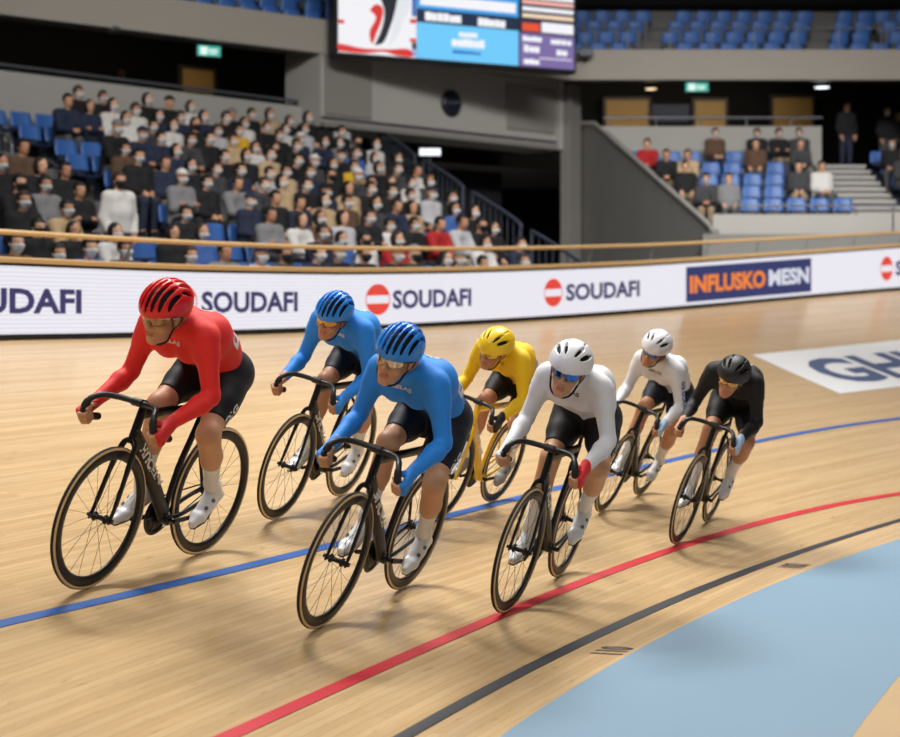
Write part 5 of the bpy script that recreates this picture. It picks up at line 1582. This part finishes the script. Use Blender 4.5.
for (k, t, p, c, pose, m, hair, hat, sc, seed) in people:
    j = cnt.get(k, 0); cnt[k] = j + 1
    o = spectator(tuple(p + (np.array((VX, VY, 0)) * -.28 + np.array((UX, UY, 0)) * -.25 if pose == 'stand' else np.array((VX, VY, 0)) * -.05)), RZ_L + random.Random(seed).uniform(-.08, .12), pose, c, m, hair, hat, .97 if pose == 'stand' else sc, seed)
    tag(o, describe(c, m, hat, pose, hair) + ', %s from left, %s row, left stand' % (ORD[j], row_names[k]), 'person', 'spectators in the left stand')

# red bag hanging over the front of the left stand
def blobmesh(name, prims, lo, hi, step, m, par=None):
    g = Field(*[ar(lo[i], hi[i], step) for i in range(3)])
    for p, k in prims: g.put(p, k)
    V, F = g.mesh(); return link(name, np_mesh(name, V, F, True, [m]), par)

# right stand
RZ_R = -pi / 2
n_r = {}; rp = []
rs_seats = []
for k in range(RROWS):
    y = RY0 + RRD * k + .25; z = RZ0 + RRR * k
    x = r_left(y) + .45; xs_ = []
    while x < 8.55: xs_.append(x); x += .5
    for x in xs_: rs_seats.append((k, x, y, z))
    x = 10.25
    while x < 12.2:
        rs_seats.append((k, x, y, z)); x += .5
RN = ['front', 'second', 'middle', 'fourth', 'back']
cc = {}
for k, x, y, z in rs_seats:
    far = x > 9.5; key = (k, far); j = cc.get(key, 0); cc[key] = j + 1
    place_seat((x, y, z), RZ_R, 'blue plastic seat, %s from the left, %s row, right stand%s' % (ORD[j], RN[k], ' beyond the stairs' if far else ''), 'blue seats of the right stand')
# pixel of the head, row, colours
RW_ = [(721, 140, 4, 'brown', 'upright', 'white'), (749, 137, 4, 'black', 'upright', 'white'), (773, 136, 4, 'black', 'arms_crossed', 'white'), (819, 138, 4, 'dark grey', 'upright', 'white'), (748, 162, 3, 'brown', 'relaxed', None), (828, 160, 3, 'dark grey', 'forward', None),
       (845, 178, 1, 'white', 'upright', None), (811, 188, 1, 'dark grey', 'upright', None), (640, 157, 3, 'red', 'forward', None), (660, 170, 2, 'black', 'forward', None), (674, 184, 1, 'black', 'relaxed', None), (690, 194, 0, 'dark grey', 'forward', 'white'), (706, 202, 0, 'grey', 'relaxed', None), (650, 165, 2, 'beige', 'forward', None),
       (880, 150, 3, 'black', 'upright', 'white'), (893, 147, 2, 'dark grey', 'upright', 'white')]
for i, (hx, hy_, k, c, pose, m) in enumerate(RW_):
    y = RY0 + RRD * k + .25; z = RZ0 + RRR * k; x = (hx - 450) / FPX * y
    x = max(x, r_left(y) + .4)
    # snap onto a seat of the row
    xs_ = [q[1] for q in rs_seats if q[0] == k]
    x = min(xs_, key=lambda q: abs(q - x) + (10 if any(abs(q - u[0]) < .3 and u[1] == k for u in rp) else 0)); rp.append((x, k))
    o = spectator((x, y, z), RZ_R + random.Random(i).uniform(-.4, .2), pose, c, m, 'short', None, 1., 900 + i)
    side = 'beyond the stairs' if x > 9.5 else ('near the sloping wall' if x < 6.2 else ('near the stairs' if x > 7.9 else 'in the middle'))
    o['_'] = 1; del o['_']
    tag(o, describe(c, m, None, pose, None) + ' seated %s, %s row, right stand' % (side, RN[k]), 'person', 'spectators in the right stand')
# people standing on the concourse and stairs at the far right
for i, (hx, fy, Y, c, m, lab) in enumerate(((846, 148, 36.6, 'black', None, 'standing person in a black top at the head of the right stairs'), (886, 128, 37.5, 'black', 'white', 'standing person in black with white mask behind the right stand'),
                                   (897, 118, 38.5, 'dark grey', None, 'standing person in dark grey at the right edge of the concourse'), (122, 88, 30.9, 'dark grey', None, 'standing person leaning behind the left stand parapet rail'), (310, 118, 35.2, 'black', None, 'standing person in black behind the left stand parapet, by the box wall'))):
    p = at(hx, fy, Y); 
    o = spectator((p[0], Y, zc_floor), RZ_R + .2, 'stand', c, m, 'short', None, 1., 950 + i); tag(o, lab, 'person', 'people standing on the concourse')
# upper deck seats
uc = {}
UN = ['front', 'second', 'third', 'fourth', 'fifth', 'sixth', 'seventh']
def ring_pts(d):
    R = ring_off(d); return R
for k in range(4):
    R = ring_off(UD0 + URD * k + .40); z = UZ0 + .1 + URR * k
    for i in range(len(R) - 1):
        a, b = R[i], R[i + 1]; L_ = np.linalg.norm(b - a); rz = math.atan2(-(b - a)[0], (b - a)[1]) + pi
        for q in np.arange(.25, L_ - .2, .52):
            p = a + (b - a) * q / L_; P3 = np.array((*p, z))
            if not seen(P3 + np.array((0, 0, .6)), 5): continue
            x, y = px_of(P3 + np.array((0, 0, .6)))
            if y > 62 or 338 < x < 572: continue
            if 640 < x - k * 3 < 662 or 800 < x - k * 3 < 826: continue
            sec = 'left of the scoreboard' if x < 340 else ('beside the scoreboard' if x < 650 else ('in the middle section' if x < 812 else 'in the right section'))
            j = uc.get((k, sec), 0); uc[(k, sec)] = j + 1
            place_seat(tuple(P3), rz, 'blue seat %s, %s from the left, %s row of the upper deck' % (sec, ORD[j], UN[k]), 'blue seats of the upper deck')

# ------------------------------------------------------------------ light, world, camera
w = bpy.data.worlds.new('hall'); SC.world = w; w.use_nodes = True
w.node_tree.nodes['Background'].inputs['Color'].default_value = (.80, .84, .9, 1)
w.node_tree.nodes['Background'].inputs['Strength'].default_value = .05
def area(name, loc, target, sx, sy, power, col=(1, .975, .94), spread=180):
    l = bpy.data.lights.new(name, 'AREA'); l.shape = 'RECTANGLE'; l.size = sx; l.size_y = sy; l.energy = power; l.color = col; l.spread = math.radians(spread)
    o = bpy.data.objects.new(name, l); COL.objects.link(o); o.location = loc
    d = Vector(target) - Vector(loc); o.rotation_euler = d.to_track_quat('-Z', 'Y').to_euler(); return o
LP = .245
area('track_lights', (-3.5, 12.5, 11), (-1, 7.5, 0), 5, 1.2, 1750 * LP, spread=110)
area('track_lights', (3.5, 14, 11.5), (1.5, 9.5, 0), 5, 1.2, 1750 * LP, spread=110)
area('track_lights', (6, 19, 12), (5, 18, 0), 8, 2.5, 1750 * LP, spread=110)
area('track_lights', (-4, 14, 12), (-1, 14, 0), 6, 2.5, 1000 * LP, spread=110)
area('infield_lights', (3, 1, 11), (1.5, 7.5, .5), 8, 3, 1080 * LP, spread=140)
area('infield_lights', (-5, 0, 10), (-1, 8, .8), 5, 3, 720 * LP, spread=140)
area('stand_lights', (0, 12, 11), (-3.5, 29, 5), 8, 1.5, 1550 * LP, spread=84)
area('stand_lights', (7, 15, 11.5), (7.5, 33, 2.2), 8, 1.5, 1750 * LP, spread=62)
area('concourse_lights', (6, 38.5, ZC + 6.0), (5, 41.5, ZC + 3), 7, .5, 330 * LP, (1, .86, .66), 140)
area('concourse_lights', (-7.5, 31.5, ZC + 5.9), (-8.5, 34, ZC + 3), 5, .5, 170 * LP, (1, .86, .66), 140)

cam = bpy.data.cameras.new('camera'); co = bpy.data.objects.new('camera', cam); COL.objects.link(co)
co.location = (0, 0, ZC); co.rotation_euler = (pi / 2, 0, 0)
cam.sensor_fit = 'HORIZONTAL'; cam.sensor_width = 36; cam.lens = FPX / 900 * 36
cam.shift_y = -(737 / 2 - YH) / 900
cam.dof.use_dof = True; cam.dof.focus_distance = 8.0; cam.dof.aperture_fstop = 1.8
cam.clip_end = 200
SC.camera = co
SC.view_settings.view_transform = 'Standard'; SC.view_settings.look = 'None'; SC.view_settings.gamma = 1
SC.view_settings.exposure = 0.0
try: SC.view_settings.use_curve_mapping = False
except Exception: pass
